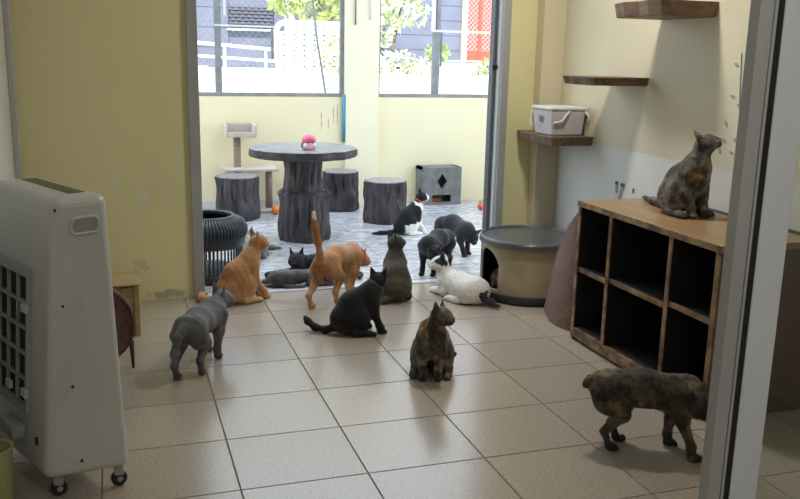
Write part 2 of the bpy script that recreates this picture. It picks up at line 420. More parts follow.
o = b.build('door_lattice', mat('pink_lattice', (.75, .30, .28), .6), hr); o.matrix_parent_inverse = Matrix.Translation(-Vector(hr.location)); o['kind'] = 'stuff'
rpt('doorstep', M_conc, 5.4, 7.4, 14.3, 15, 1.22, 1.345)
rpt('stair_rail', M_rail, 5.40, 6.10, 14.2, 14.24, 1.375, 1.395)

# white railing
M_wht = mat('white_rail_paint', (.85, .85, .88), .5)
rl = empty('railing', (1.3, 12, 1.22)); tag(rl, 'white two-bar railing in front of the blue-grey house', 'railing')
def rp(n, p0, p1, r):
    o = MB().tube([p0, p1], r, 8).build(n, M_wht, rl, smooth=True); o.matrix_parent_inverse = Matrix.Translation(-Vector(rl.location)); return o
rp('top_rail', (-1.2, 12, 1.72), (2.30, 12, 1.485), .022); rp('mid_rail', (-1.2, 12, 1.52), (2.30, 12, 1.335), .018)
for x in (-1.0, 0.2, 1.44, 1.99): rp('post', (x, 12, 1.20), (x, 12, 1.64-(x+.1)*.067+.05 if x < 1 else 1.66-x*.072), .018)
rp('bottom_rail', (-1.2, 12, 1.27), (1.2, 12, 1.25), .02)

# breeze-block screen: open white blocks with a rounded end
bs = empty('breeze_block_screen', (2.45, 11.05, 1.22)); tag(bs, 'white openwork block screen with a rounded corner beside the railing', 'screen')
M_blk = mat('white_block', (.84, .84, .86), .8, .06, 20)
blk = MB()
B_ = .13
for (x0, x1, z0, z1) in ((0, B_, 0, .022), (0, B_, B_-.022, B_), (0, .022, .022, B_-.022), (B_-.022, B_, .022, B_-.022)): blk.box(x0, x1, 0, .10, z0, z1)
blk.tube([(.02, .05, .02), (B_-.02, .05, B_-.02)], .012, 5); blk.tube([(.02, .05, B_-.02), (B_-.02, .05, .02)], .012, 5)
bme = blk.mesh('block', M_blk)
for i in range(9):
    for j in range(5):
        if i == 0 and j == 4: continue
        o = bpy.data.objects.new('block', bme); COL.objects.link(o); o.parent = bs; o.location = (-.44+i*B_, 0, -.12+.10+j*B_)
cp_ = MB(); prof = [(-.47+.10*(1-math.cos(t)), .50+.11*math.sin(t)) for t in [k*math.pi/12 for k in range(7)]] + [(.80, .61)]
cp_.tube([(-.45, .05, -.02), (-.47, .05, .3)] + [(x, .05, z-.0) for x, z in prof], .032, 8)
cp_.build('coping', M_blk, bs, smooth=True)

# trees and shrubs
def leaf_mass(name, m, blobs, n, size, parent):
    rng = np.random.RandomState(len(blobs)*7+n); V = []; F = []
    vol = np.array([b[1][0]*b[1][1]*b[1][2] for b in blobs]); pk = rng.choice(len(blobs), n, p=vol/vol.sum())
    for i in pk:
        c, r = blobs[i]; d = rng.normal(size=3); d /= np.linalg.norm(d); q = np.array(c)+d*np.array(r)*rng.uniform(.35, 1)**.5
        a = rng.normal(size=3); a /= np.linalg.norm(a); bb = np.cross(a, rng.normal(size=3)); bb /= np.linalg.norm(bb); s = size*rng.uniform(.6, 1.3)
        k = len(V); V += [tuple(q-a*s), tuple(q+bb*s*.42), tuple(q+a*s), tuple(q-bb*s*.42)]; F.append((k, k+1, k+2, k+3))
    me = bpy.data.meshes.new(name); me.from_pydata(V, [], F); me.update(); me.materials.append(m)
    o = bpy.data.objects.new(name, me); COL.objects.link(o); o.parent = parent; o['kind'] = 'stuff'
    return o
def leaf_mat(name, c):
    m = bpy.data.materials.new(name); m.use_nodes = True; N = m.node_tree.nodes; L = m.node_tree.links; p = N['Principled BSDF']
    g = N.new('ShaderNodeNewGeometry'); cr = N.new('ShaderNodeValToRGB')
    cr.color_ramp.elements[0].color = (*[q*.55 for q in c], 1); cr.color_ramp.elements[1].color = (*[min(1, q*1.3) for q in c], 1)
    L.new(g.outputs['Random Per Island'], cr.inputs[0]); L.new(cr.outputs[0], p.inputs['Base Color']); p.inputs['Roughness'].default_value = .45
    t = N.new('ShaderNodeBsdfTranslucent'); L.new(cr.outputs[0], t.inputs[0]); mx = N.new('ShaderNodeMixShader'); mx.inputs[0].default_value = .35
    L.new(p.outputs[0], mx.inputs[1]); L.new(t.outputs[0], mx.inputs[2]); L.new(mx.outputs[0], N['Material Output'].inputs[0])
    return m
M_leaf1 = leaf_mat('yellow_green_leaf', (.50, .58, .18)); M_leaf2 = leaf_mat('green_leaf', (.36, .50, .20)); M_leaf3 = leaf_mat('pale_leaf', (.66, .70, .50))
M_bark = mat('bark', (.16, .14, .13), .9, .4, 12)
def tree(name, loc, blobs, n, size, m, label, trunk, cat='tree'):
    t = empty(name, loc); tag(t, label, cat)
    leaf_mass('foliage', m, blobs, n, size, t)
    for tr in trunk: MB().tube(tr[0], tr[1], 7).build('trunk' if cat == 'tree' else 'stem', M_bark, t, smooth=True)
    return t
tree('tree', (2.75, 12.6, 1.22), [((0, 0, 1.05), (.55, .5, .5)), ((.35, 0, .9), (.45, .4, .38)), ((-.35, .1, 1.2), (.4, .4, .45)), ((.1, 0, 1.6), (.7, .6, .5))], 1500, .075, M_leaf1,
     'yellow-green leafy tree behind the white block screen', [([(.12, 0, 0), (.14, 0, .5), (.10, 0, 1.1), (.2, 0, 1.7)], [.05, .045, .035, .02]), ([(.13, 0, .5), (.4, 0, .9), (.5, 0, 1.5)], [.03, .025, .012])])
tree('tree', (3.7, 11.6, 1.22), [((.05, 0, .85), (.45, .4, .28)), ((-.2, 0, .65), (.3, .35, .3)), ((.1, 0, 1.25), (.5, .4, .3))], 750, .075, M_leaf3,
     'pale sunlit tree beside the porch pillar, over the white terrace', [([(-.05, 0, 0), (-.02, 0, .4), (.08, 0, .9)], [.04, .03, .012])])
tree('shrub', (3.60, 10.74, 1.22), [((-.15, 0, .12), (.35, .2, .2)), ((.2, 0, .05), (.35, .2, .18)), ((0, 0, -.1), (.55, .2, .15))], 500, .055, M_leaf3, 'low pale shrub below the sunlit tree on the terrace', [([(0, 0, 0), (.05, 0, .2)], [.015, .006])], 'shrub')
tree('shrub', (4.25, 11.4, 1.22), [((0, 0, .28), (.17, .17, .16)), ((.0, 0, .12), (.10, .1, .12))], 160, .06, M_leaf2, 'small bright green shrub in front of the clad wall', [([(0, 0, 0), (.0, 0, .3)], [.02, .006])], 'shrub')
tree('shrub', (4.62, 10.8, 1.22), [((0, 0, -.06), (.13, .15, .16)), ((.1, 0, .12), (.10, .1, .10))], 150, .05, M_leaf2, 'small green shrub below the red lattice door', [([(0, 0, -.1), (.0, 0, .15)], [.02, .006])], 'shrub')
tree('shrub', (2.68, 10.72, 1.22), [((0, 0, .22), (.32, .10, .28)), ((.15, 0, .0), (.2, .1, .2))], 230, .045, M_leaf1, 'thin yellow-green climber growing over the white block screen', [([(0, 0, -.1), (.05, 0, .4)], [.012, .004])], 'shrub')

# ------------------------------------------------------------------ ceiling lamp and an added fill lamp
me_ = bpy.data.materials.new('lamp_glow'); me_.use_nodes = True
me_.node_tree.nodes['Principled BSDF'].inputs['Emission Color'].default_value = (1, .97, .9, 1); me_.node_tree.nodes['Principled BSDF'].inputs['Emission Strength'].default_value = .7
def ceiling_or_fill_lamp(x, y, power, label):
    lp = empty('ceiling_or_fill_lamp', (x, y, ZC)); tag(lp, label, 'lamp')
    MB().lathe([(.15, -.03), (.16, -.015), (.16, 0)], 32).build('lamp_base', mat('lamp_white', (.8, .8, .8), .4), lp, auto=40)
    ld = bpy.data.lights.new('lamp_light', 'AREA'); ld.shape = 'DISK'; ld.size = .24; ld.energy = power; ld.color = (1, .97, .90)
    lo = bpy.data.objects.new('lamp_light', ld); COL.objects.link(lo); lo.parent = lp; lo.location = (0, 0, -.06)
    MB().lathe([(.06, -.052), (.12, -.048), (.14, -.03)], 32).build('diffuser', me_, lp, smooth=True)
ceiling_or_fill_lamp(1.98, 3.8, LAMP_POWER, 'round white ceiling lamp above the wall shelves')
ceiling_or_fill_lamp(.7, .1, HALL_FILL_POWER, 'unseen fill lamp added in front of the glass sliding door')  # added lamp out of view, brightens the door stile and near side

# ------------------------------------------------------------------ bark-look concrete table and stools
def concrete(name, c, c2):
    return mat(name, c, .55, scale=7, bump=.6, bscale=26, color2=c2, stretch=(1, 1, .35))
M_bk = concrete('bark_concrete', (.070, .056, .066), (.026, .021, .026))
M_bt = mat('sheen_pale_top', (.26, .24, .26), .38, .3, 9)  # tops paler than the trunks: their glossy reflection is put into the colour
def bark(seed, amp, knots=()):
    rng = np.random.RandomState(seed); ph = rng.uniform(0, 6.28, 8); fq = [5, 9, 14, 23, 31, 17, 3, 2]
    def fn(r, t, z):
        d = sum(math.sin(f*t+p+math.sin(z*9+p)*.6)*(1/(1+i*.35)) for i, (f, p) in enumerate(zip(fq, ph)))*amp*.35
        d += -amp*.8*max(0, math.sin(11*t+ph[2]+1.2*math.sin(z*13+ph[3])))**6 + amp*.7*math.sin(z*21+4*t+ph[1])*math.sin(6*t+ph[4])*.6
        for (kt, kz, kr, ka) in knots:
            dt = (t-kt+math.pi) % (2*math.pi)-math.pi; q = (dt*r/kr)**2+((z-kz)/kr)**2; d += ka*math.exp(-q)
        return r+d
    return fn
def rows(prof, m=6):
    o = []
    for (a, b) in zip(prof, prof[1:]):
        for i in range(m): o.append((a[0]+(b[0]-a[0])*i/m, a[1]+(b[1]-a[1])*i/m))
    return o+[prof[-1]]
tb = empty('stone_table', (1.395, 6.70, 0)); tag(tb, 'round bark-textured grey concrete table on a thick trunk pedestal', 'table')
MB().lathe(rows([(.188, 0), (.195, .05), (.192, .34), (.20, .375), (.165, .40)], 6), 96, fn=bark(1, .022, ((-1.0, .20, .06, .018),))).build('pedestal_base', M_bk, tb, auto=50)
MB().lathe(rows([(.150, .385), (.146, .55), (.155, .672)], 6), 96, fn=bark(2, .012)).build('pedestal_neck', M_bk, tb, auto=50)
MB().lathe(rows([(.405, .668), (.42, .685), (.42, .725)], 3), 128, fn=bark(3, .011)).build('table_rim', M_bk, tb, auto=50)
MB().lathe([(.41, .722), (.418, .73), (.412, .737), (.2, .738), (.01, .738)], 128, fn=bark(3, .011)).build('table_top', M_bt, tb, auto=50)
for i, (x, y, r, h, sd_, lab) in enumerate(((1.01, 7.70, .185, .385, 11, 'bark-textured grey concrete stool in front of the cat tree'),
                                (2.02, 7.96, .170, .375, 12, 'bark-textured grey concrete stool beside the yellow pillar'),
                                (2.26, 7.29, .185, .375, 13, 'bark-textured grey concrete stool behind the black and white cat'))):
    s_ = empty('stone_stool', (x, y, 0), i*1.3); tag(s_, lab, 'stool', 'concrete trunk stools around the table')
    MB().lathe(rows([(r*.98, 0), (r*1.02, .04), (r*.97, h*.6), (r, h-.01)], 7), 80, fn=bark(sd_, .020, ((-1.2-i*1.3, .12, .07, .03), (.5, .25, .05, .015)))).build('stool_trunk', M_bk, s_, auto=50)
    MB().lathe([(r*.99, h-.012), (r*.98, h-.002), (r*.5, h), (.01, h)], 80, fn=bark(sd_, .016)).build('stool_top', M_bt, s_, auto=50)

# cat house block with diamond opening
hb = empty('cat_house_block', (3.085, 8.02, 0)); tag(hb, 'grey concrete cat house with a diamond hole beside the porch wall', 'cat house')
M_hb = mat('grey_concrete', (.20, .20, .195), .8, .25, 12, bump=.3, bscale=60)
b = MB(); w_, h_ = .205, .375
dia = [(0, .27), (.055, .20), (0, .11), (-.055, .20)]       # (x, z)
dia = [(0, .315), (.055, .235), (0, .155), (-.055, .235)]
outer = [(-w_, 0), (w_, 0), (w_, h_), (-w_, h_)]
# front as 4 boxes around a slot plus wedges forming the diamond
def fquad(pts, y0, y1): b.prism([(p[0], p[1]) for p in pts], 0, 1, M=Matrix(((1, 0, 0, 0), (0, 0, y1-y0, y0), (0, 1, 0, 0), (0, 0, 0, 1))))
zl0, zl1 = .025, .10; xl = .10
fquad([(-w_, .155), (-.055, .155), (-.055, .235), (-.055, h_), (-w_, h_)], 0, .03); fquad([(.055, .155), (w_, .155), (w_, h_), (.055, h_)], 0, .03)
fquad([(-.055, .235), (0, .315), (0, h_), (-.055, h_)], 0, .03); fquad([(0, .315), (.055, .235), (.055, h_), (0, h_)], 0, .03)
fquad([(-.055, .155), (0, .155), (-.055, .235)], 0, .03); fquad([(0, .155), (.055, .155), (.055, .235)], 0, .03)
fquad([(-w_, zl1), (w_, zl1), (w_, .155), (-w_, .155)], 0, .03)
fquad([(-w_, 0), (-xl, 0), (-xl, zl1), (-w_, zl1)], 0, .03); fquad([(xl, 0), (w_, 0), (w_, zl1), (xl, zl1)], 0, .03); fquad([(-xl, 0), (xl, 0), (xl, zl0), (-xl, zl0)], 0, .03)
b.box(-w_, -w_+.03, .03, .22, 0, h_); b.box(w_-.03, w_, .03, .22, 0, h_); b.box(-w_, w_, .03, .22, h_-.03, h_); b.box(-w_+.03, w_-.03, .19, .22, 0, h_-.03)
b.build('block_body', M_hb, hb)
MB().box(-.09, .02, .05, .16, .0, .06).build('orange_liner', mat('orange_cloth', (.35, .12, .05), .9, .3, 20), hb, bevel=.02)

# cat tree
ct = empty('cat_tree', (1.15, 8.05, 0)); tag(ct, 'pale plush cat tree with tray and two posts by the porch wall', 'cat tree')
M_pl = mat('pale_plush', (.55, .47, .42), .95, .12, 40, bump=.3, bscale=200, sheen=.3); M_si = mat('sisal_rope', (.33, .25, .20), .9, .35, 30, stretch=(.2, .2, 6))
def tray(n, x0, x1, y0, y1, z0, z1):
    MB().box(x0, x1, y0, y1, z0, z0+.025).build(n, M_pl, ct, bevel=.008)
    for (a, b2, c, d) in ((x0, x0+.02, y0, y1), (x1-.02, x1, y0, y1), (x0+.02, x1-.02, y1-.02, y1)): MB().box(a, b2, c, d, z0+.02, z1).build('tray_side', M_pl, ct, bevel=.006)
    MB().box(x0+.02, x1-.02, y0, y0+.018, z0+.02, z0+.045).build('tray_lip', M_pl, ct, bevel=.006)
tray('tray', -.205, .075, -.14, .14, .70, .81)
MB().lathe([(.033, .0), (.033, .70)], 20, (-.09, 0, 0)).build('post', M_si, ct, smooth=True)
MB().box(-.22, .27, -.15, .15, .385, .415).build('platform', M_pl, ct, bevel=.012)
MB().lathe([(.033, .02), (.033, .39)], 20, (.20, 0, 0)).build('post', M_si, ct, smooth=True)
MB().box(-.24, .29, -.16, .16, 0, .025).build('base', M_pl, ct, bevel=.008)

# black basket by the door jamb
bk = empty('wicker_basket', (.535, 5.63, 0)); tag(bk, 'black two-tier ribbed basket beside the doorway', 'basket')
M_bw = mat('black_wicker', (.035, .038, .048), .45, .3, 40)
MB().lathe([(.20, 0), (.225, .01), (.23, .05), (.22, .065), (.01, .066)], 48).build('base', M_bw, bk, auto=40)
b = MB()
for i in range(54):
    t = 2*math.pi*i/54; b.tube([(.222*math.cos(t), .222*math.sin(t), .05), (.224*math.cos(t), .224*math.sin(t), .24)], .0055, 5)
b.build('lower_ribs', M_bw, bk, smooth=True)
MB().lathe([(.215, .225), (.236, .225), (.245, .25), (.252, .285), (.243, .285), (.225, .25)], 48).build('band', M_bw, bk, auto=40)
b = MB()
for i in range(72):
    t = 2*math.pi*i/72; b.tube([(q*math.cos(t), q*math.sin(t), z) for q, z in ((.243, .27), (.258, .31), (.258, .345), (.235, .385), (.18, .415))], .0052, 5)
b.build('upper_ribs', mat('black_wicker_light', (.07, .08, .095), .4, .3, 40), bk, smooth=True)
MB().lathe([(.25, .27), (.25, .345), (.225, .38), (.17, .408), (.165, .40), (.21, .37), (.235, .34), (.235, .27)], 48).build('liner', M_bw, bk, auto=40)
MB().torus((0, 0, .413), .172, .012).build('rim', M_bw, bk, smooth=True)

# pink toy on the table, balls on the porch floor
py_ = empty('pink_toy', (1.405, 6.52, .738)); tag(py_, 'small round pink toy with a pale base on the concrete table', 'toy')
M_pk = mat('pink_vinyl', (.80, .16, .28), .4); M_pk2 = mat('pale_pink_vinyl', (.85, .50, .62), .4)
MB().sphere((0, 0, .075), (.056, .053, .042)).build('head', M_pk, py_, smooth=True)
MB().lathe([(.045, 0), (.055, .012), (.052, .045), (.04, .06)], 24).build('body', M_pk2, py_, smooth=True)
for x in (-.036, .034): MB().sphere((x, -.04, .028), (.015, .012, .015)).build('paw', mat('white_vinyl', (.8, .78, .8), .4), py_, smooth=True)
for x in (-.018, .022): MB().sphere((x, -.047, .058), (.012, .012, .006)).build('eye', mat('toy_dark', (.12, .03, .04), .4), py_, smooth=True)
MB().tube([(-.05, -.015, .055), (-.062, -.02, .04), (-.058, -.03, .015)], .006, 6).build('handle', mat('toy_dark', (.1, .1, .1)), py_, smooth=True)
def ball(x, y, r, m, label, group=None):
    b_ = empty('ball', (x, y, 0)); tag(b_, label, 'ball')
    MB().sphere((0, 0, r), r, 20, 14).build('ball_shell', m, b_, smooth=True)
    MB().torus((0, 0, r), r*.995, r*.05).build('seam', mat('ball_seam', (.55, .12, .02), .5), b_, smooth=True)
    return b_
ball(1.375, 7.82, .042, mat('orange_plastic', (.90, .25, .03), .4), 'bright orange plastic ball behind the table pedestal')
bb_ = ball(3.36, 7.66, .036, mat('red_orange_plastic', (.80, .10, .04), .4), 'red-orange ball with a green tuft by the doorway')
MB().tube([(0, 0, .068), (-.015, 0, .085), (-.02, 0, .098)], [.010, .012, .004], 8).build('tuft', mat('green_felt', (.35, .42, .08), .8), bb_, smooth=True)

# ------------------------------------------------------------------ fibre drum with lid and arched hole
dm = empty('fibre_drum', (2.435, 4.765, 0)); dm.scale = (1, 1, .945); tag(dm, 'tan round drum with black lid and arched cat hole in the corner', 'drum')
M_dr = mat('tan_fibreboard', (.45, .36, .235), .55, .2, 5); M_dk = mat('black_steel', (.022, .023, .025), .3, .2, 6)
b = MB(); n_, m_, R_ = 240, 70, .297
hc_, hw_ = math.radians(182), .125
for j in range(m_+1):
    for i in range(n_):
        t = 2*math.pi*i/n_; b.v.append((R_*math.cos(t), R_*math.sin(t), .02+.355*j/m_))
def in_hole(t, z):
    d = ((t-hc_+math.pi) % (2*math.pi)-math.pi)*R_
    if abs(d) > hw_ or z < .075: return False
    return z < .205 or (d/hw_)**2+((z-.205)/.125)**2 < 1
for j in range(m_):
    for i in range(n_):
        if in_hole(2*math.pi*(i+.5)/n_, .02+.355*(j+.5)/m_): continue
        b.f.append((j*n_+i, j*n_+(i+1) % n_, (j+1)*n_+(i+1) % n_, (j+1)*n_+i))
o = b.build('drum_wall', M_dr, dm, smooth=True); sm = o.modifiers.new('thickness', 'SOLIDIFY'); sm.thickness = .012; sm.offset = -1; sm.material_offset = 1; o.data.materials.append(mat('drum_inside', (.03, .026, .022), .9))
MB().lathe([(.29, .015), (.305, 0), (.318, .012), (.316, .04), (.305, .055), (.298, .055), (.295, .03)], 80).build('base_ring', M_dk, dm, auto=40)
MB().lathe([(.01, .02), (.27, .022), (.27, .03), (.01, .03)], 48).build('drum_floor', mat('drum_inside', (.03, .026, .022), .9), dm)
M_ld = mat('dark_grey_lid', (.12, .125, .125), .28, .25, 3)
MB().lathe([(.299, .362), (.312, .362), (.318, .370), (.318, .392), (.310, .402), (.298, .400), (.294, .392), (.25, .392), (.01, .393)], 96).build('lid', M_ld, dm, auto=30)
MB().torus((0, 0, .398), .308, .008, n=80).build('lid_rim', mat('lid_rim_grey', (.16, .17, .18), .25), dm, smooth=True)
MB().torus((0, 0, .367), .312, .007, n=80).build('lid_band', mat('lid_band_grey', (.14, .14, .14), .3), dm, smooth=True)

# reddish carpet panel leaning between drum and cabinet
M_cp = mat('red_brown_carpet', (.175, .085, .065), .95, .35, 50, bump=.5, bscale=180, sheen=.2)
b = MB(); bot = [(2.375, 4.425), (2.35, 4.37), (2.325, 4.30), (2.29, 4.20), (2.285, 4.10), (2.30, 4.02), (2.33, 3.96)]
hts = [.02, .20, .38, .55, .66, .70, .70]
nn_ = len(bot)
for sgn in (0, 1):
    for k in range(6):
        for (x, y), h in zip(bot, hts):
            z = h*k/5; b.v.append((x+.11*(z/.7)+sgn*.02, y+.03*(z/.7)*(1 if y > 4.2 else 0)+sgn*.004, z+.001))
for sgn in (0, 1):
    o_ = sgn*6*nn_
    for k in range(5):
        for i in range(nn_-1): b.f.append((o_+k*nn_+i, o_+k*nn_+i+1, o_+(k+1)*nn_+i+1, o_+(k+1)*nn_+i))
q_ = 6*nn_
ring = [i for i in range(nn_)] + [k*nn_+nn_-1 for k in range(1, 6)] + [5*nn_+i for i in range(nn_-2, -1, -1)] + [k*nn_ for k in range(4, 0, -1)]
for i in range(len(ring)):
    a, c = ring[i], ring[(i+1) % len(ring)]; b.f.append((a, c, c+q_, a+q_))
tag(b.build('carpet_panel', M_cp, auto=45), 'reddish-brown curved carpet panel leaning between drum and cabinet', 'carpet')

# ------------------------------------------------------------------ open cabinet on the right
cb = empty('open_cabinet', (2.26, 3.33, 0)); tag(cb, 'low wooden cabinet with six black open compartments along the right wall', 'cabinet')
M_wt = mat('wood_laminate_top', (.40, .255, .125), .35, .22, 3, stretch=(6, .6, 1))
M_we = mat('chipped_wood_edge', (.36, .22, .115), .55, scale=9, color2=(.10, .055, .035), stretch=(2, 1.4, 1.4))
M_wend = mat('brown_end_panel', (.150, .090, .058), .5, .2, 4, stretch=(1, 1, .3))
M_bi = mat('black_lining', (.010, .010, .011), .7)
def cpart(n, m, *q, bevel=0, par=None):
    o = box(n, m, *q, bevel=bevel); o.parent = par or cb; o.matrix_parent_inverse = Matrix.Translation(-Vector(cb.location)); return o
CY0, CY1, CX0, CX1, CH = 2.775, 3.895, 2.26, XR-.005, .745
tp = cpart('cabinet_top', M_wt, CX0-.004, CX1, CY0-.004, CY1+.004, CH-.028, CH, bevel=.002)
cpart('top_edge', M_we, CX0-.008, CX0-.004, CY0-.004, CY1+.004, CH-.028, CH-.001, par=None)
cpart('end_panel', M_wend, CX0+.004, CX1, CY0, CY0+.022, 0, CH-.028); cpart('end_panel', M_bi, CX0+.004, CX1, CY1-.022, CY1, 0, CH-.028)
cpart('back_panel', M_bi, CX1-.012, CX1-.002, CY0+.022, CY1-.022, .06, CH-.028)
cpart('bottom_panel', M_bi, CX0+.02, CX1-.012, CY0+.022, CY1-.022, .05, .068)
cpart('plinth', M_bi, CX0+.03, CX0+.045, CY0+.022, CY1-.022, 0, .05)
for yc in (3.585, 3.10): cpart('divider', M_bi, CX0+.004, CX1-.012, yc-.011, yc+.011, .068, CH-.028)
for yc, w2_ in ((CY1-.011, .012), (3.585, .013), (3.10, .013), (CY0+.011, .014)): cpart('edge_strip', M_we, CX0-.002, CX0+.004, yc-w2_, yc+w2_, .02, CH-.028)
cpart('bottom_strip', M_we, CX0-.003, CX0+.02, CY0, CY1, .018, .066)
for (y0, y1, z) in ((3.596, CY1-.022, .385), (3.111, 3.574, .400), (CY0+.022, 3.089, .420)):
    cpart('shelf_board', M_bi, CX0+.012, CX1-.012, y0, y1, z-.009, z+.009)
    cpart('shelf_strip', M_we, CX0+.006, CX0+.012, y0, y1 if y0 < 3.2 and y0 > 3.1 else y1, z-.012, z+.012)
cpart('back_gap_strip', mat('gap_shade_grey', (.10, .10, .10), .7), CX1-.012, CX1, CY0, CY1, CH, CH+.012)  # dark strip standing in for the shaded gap along the cabinet back

# ------------------------------------------------------------------ wall shelves
M_wood = mat('dark_hardwood', (.235, .145, .092), .5, .4, 4, stretch=(8, .8, 8), bump=.15, bscale=40)
def live_shelf(y0, y1, x0, z1, th, seed, label):
    rng = random.Random(seed); p = []; n = 9
    p.append((XR, y0)); p.append((x0+.01, y0))
    for i in range(1, n): p.append((x0+.012*math.sin(i*1.7+seed)+rng.uniform(-.006, .006), y0+(y1-y0)*i/n))
    p += [(x0+.03, y1), (XR, y1)]
    lowp = [(x+(.018 if x < XR-.01 else 0), y+(.018 if y < y0+.01 else 0)) for x, y in p]
    e = MB(); e.prism(lowp, z1-th, z1, top=p)
    o = e.build('wall_shelf', M_wood, bevel=.004); tag(o, label, 'shelf', 'wooden wall shelves'); return o
live_shelf(3.586, 4.03, 2.432, 1.737, .072, 1, 'thick dark wood wall shelf, highest of the three on the cream wall')
live_shelf(4.106, 4.47, 2.408, 1.365, .045, 2, 'thin empty wood wall shelf between the highest one and the one with the box')
def low_shelf():
    p = [(XR, 4.641), (2.472, 4.641), (2.462, 4.72), (2.478, 4.80), (2.466, 4.88), (2.480, 4.96), (2.470, 5.04), (2.49, 5.15), (2.60, 5.15), (2.60, 5.07), (XR, 5.07)]
    lowp = [(x+(.018 if x < 2.55 else 0), y+(.018 if y < 4.65 else 0)) for x, y in p]
    o = MB().prism(lowp, .942, .997, top=p).build('wall_shelf', M_wood, bevel=.003); tag(o, 'wood wall shelf carrying the plastic box, lowest of the three', 'shelf', 'wooden wall shelves')
low_shelf()

# storage box on the lowest shelf
sb = empty('storage_box', (2.62, 4.835, .997)); tag(sb, 'translucent white plastic storage box with handles on the lowest wall shelf', 'box')
mp_ = bpy.data.materials.new('translucent_plastic'); mp_.use_nodes = True; pn = mp_.node_tree.nodes['Principled BSDF']
pn.inputs['Base Color'].default_value = (.88, .84, .87, 1); pn.inputs['Roughness'].default_value = .35; pn.inputs['Transmission Weight'].default_value = .4; pn.inputs['IOR'].default_value = 1.2
M_lid = mat('white_lid', (.78, .77, .78), .4); M_hd = mat('white_handle', (.82, .82, .82), .4)
x_, y_ = .118, .125
o = MB().prism([(-x_+.012, -y_+.012), (x_-.012, -y_+.012), (x_-.012, y_-.012), (-x_+.012, y_-.012)], .0, .155, top=[(-x_, -y_), (x_, -y_), (x_, y_), (-x_, y_)]).build('tub', mp_, sb, bevel=.012, seg=3)
MB().box(-x_-.006, x_+.006, -y_-.006, y_+.006, .155, .175).build('lid', M_lid, sb, bevel=.006)
MB().box(-x_+.03, x_-.02, -y_+.02, y_-.03, .02, .125).build('pink_content', mat('pink_paper', (.55, .33, .34), .8, .2, 10), sb)
for (pts) in (((-x_+.0, y_+.004, .14), (-x_-.0, y_+.02, .11), (-x_, y_+.02, .06), (-x_, y_+.004, .04)), ((-.10, -y_-.004, .08), (-.05, -y_-.012, .09), (-.02, -y_-.010, .13), (.0, -y_-.004, .15)), ((x_-.01, -y_-.004, .15), (x_+.012, -y_-.012, .12), (x_+.004, -y_-.008, .08))):
    MB().tube(pts, .007, 8).build('handle', M_hd, sb, smooth=True)
MB().box(-x_-.008, -x_-.003, -.012, .022, .08, .115).build('label_mark', mat('grey_label', (.18, .18, .22), .6), sb)

# tape strips and leaf stickers on the right wall
M_tape = mat('grey_tape', (.36, .37, .38), .5)
ws = empty('wall_tape', (XR, 4.29, .745)); tag(ws, 'two grey tape strips peeling on the white wall above the cabinet', 'tape')
for (y, z0, z1, lean, w_) in ((4.345, .70, .765, 0, .010), (4.285, .66, .762, -.035, .014)):
    M4 = Matrix(((1, 0, 0, -.004), (0, 1, lean/.1, 0), (0, 0, 1, 0), (0, 0, 0, 1)))
    MB().box(0, .003, y-4.29-w_, y-4.29+w_, z0-.745, z1-.745, M=M4).build('tape_strip', M_tape, ws)
    MB().box(-.002, .001, y-4.29-w_*1.3, y-4.29+w_*1.3, z1-.745-.016, z1-.745+.004, M=M4).build('tape_curl', mat('tape_dark', (.10, .10, .11), .5), ws)
tag(MB().box(XR-.004, XR, 4.165, 4.18, .725, .752).build('wall_hook', mat('tape_dark', (.10, .10, .11), .5), bevel=.001), 'small grey hook on the white wall above the cabinet', 'hook')
stk = empty('leaf_sticker', (XR, 3.37, 1.2)); tag(stk, 'teal leaf vine sticker on the cream wall above the cabinet', 'sticker')
M_teal = mat('teal_vinyl', (.26, .38, .38), .5)
MB().tube([(-.002, -.03, -.22), (-.002, -.02, -.05), (-.002, .0, .09), (-.002, .02, .30)], .003, 5).build('stem', M_teal, stk)
for k, (dy, dz, a) in enumerate(((.046, .245, .5), (.052, .10, .3), (.078, -.028, .9), (.08, -.108, .6), (.105, -.158, 1), (-.05, .06, .4), (-.06, -.05, .2), (.0, .06, .2), (.0, -.10, .5), (-.03, .18, .3), (.02, -.16, .3))):
    s_, c_ = math.sin(a), math.cos(a)
    e = MB(); e.prism([(.020, 0), (.007, .008), (-.013, .006), (-.020, 0), (-.013, -.006), (.007, -.008)], 0, .0025, M=Matrix(((0, 0, -1, 0), (c_*.9, -s_, 0, dy), (s_, c_*.9, 0, dz), (0, 0, 0, 1)))); e.build('leaf', M_teal, stk)

# ------------------------------------------------------------------ air cooler
ac = empty('air_cooler', (-.25, 3.05, 0)); tag(ac, 'tall white portable air cooler on castors beside the left wall', 'air cooler')
M_ac = mat('white_abs', (.56, .57, .555), .38, .05, 2); M_acd = mat('dark_filter', (.030, .032, .032), .8, .3, 60); M_acg = mat('grey_abs', (.33, .34, .335), .5)
def av(p): return Vector(p)-Vector(ac.location)
BOT = [(-.268, 2.80), (-.004, 2.834), (-.25, 3.33), (-.49, 3.26)]; TOP = [(-.195, 2.83), (-.035, 2.93), (-.265, 3.39), (-.43, 3.33)]
loc2 = lambda P: [(x+.25, y-3.05) for x, y in P]
MB().prism(loc2(BOT), .075, .995, top=loc2(TOP)).build('housing', M_ac, ac, bevel=.028, seg=4)
A0, B0, D0 = Vector((*BOT[0], .075)), Vector((*BOT[1], .075)), Vector((*BOT[3], .075)); A1, B1, D1 = Vector((*TOP[0], .995)), Vector((*TOP[1], .995)), Vector((*TOP[3], .995))
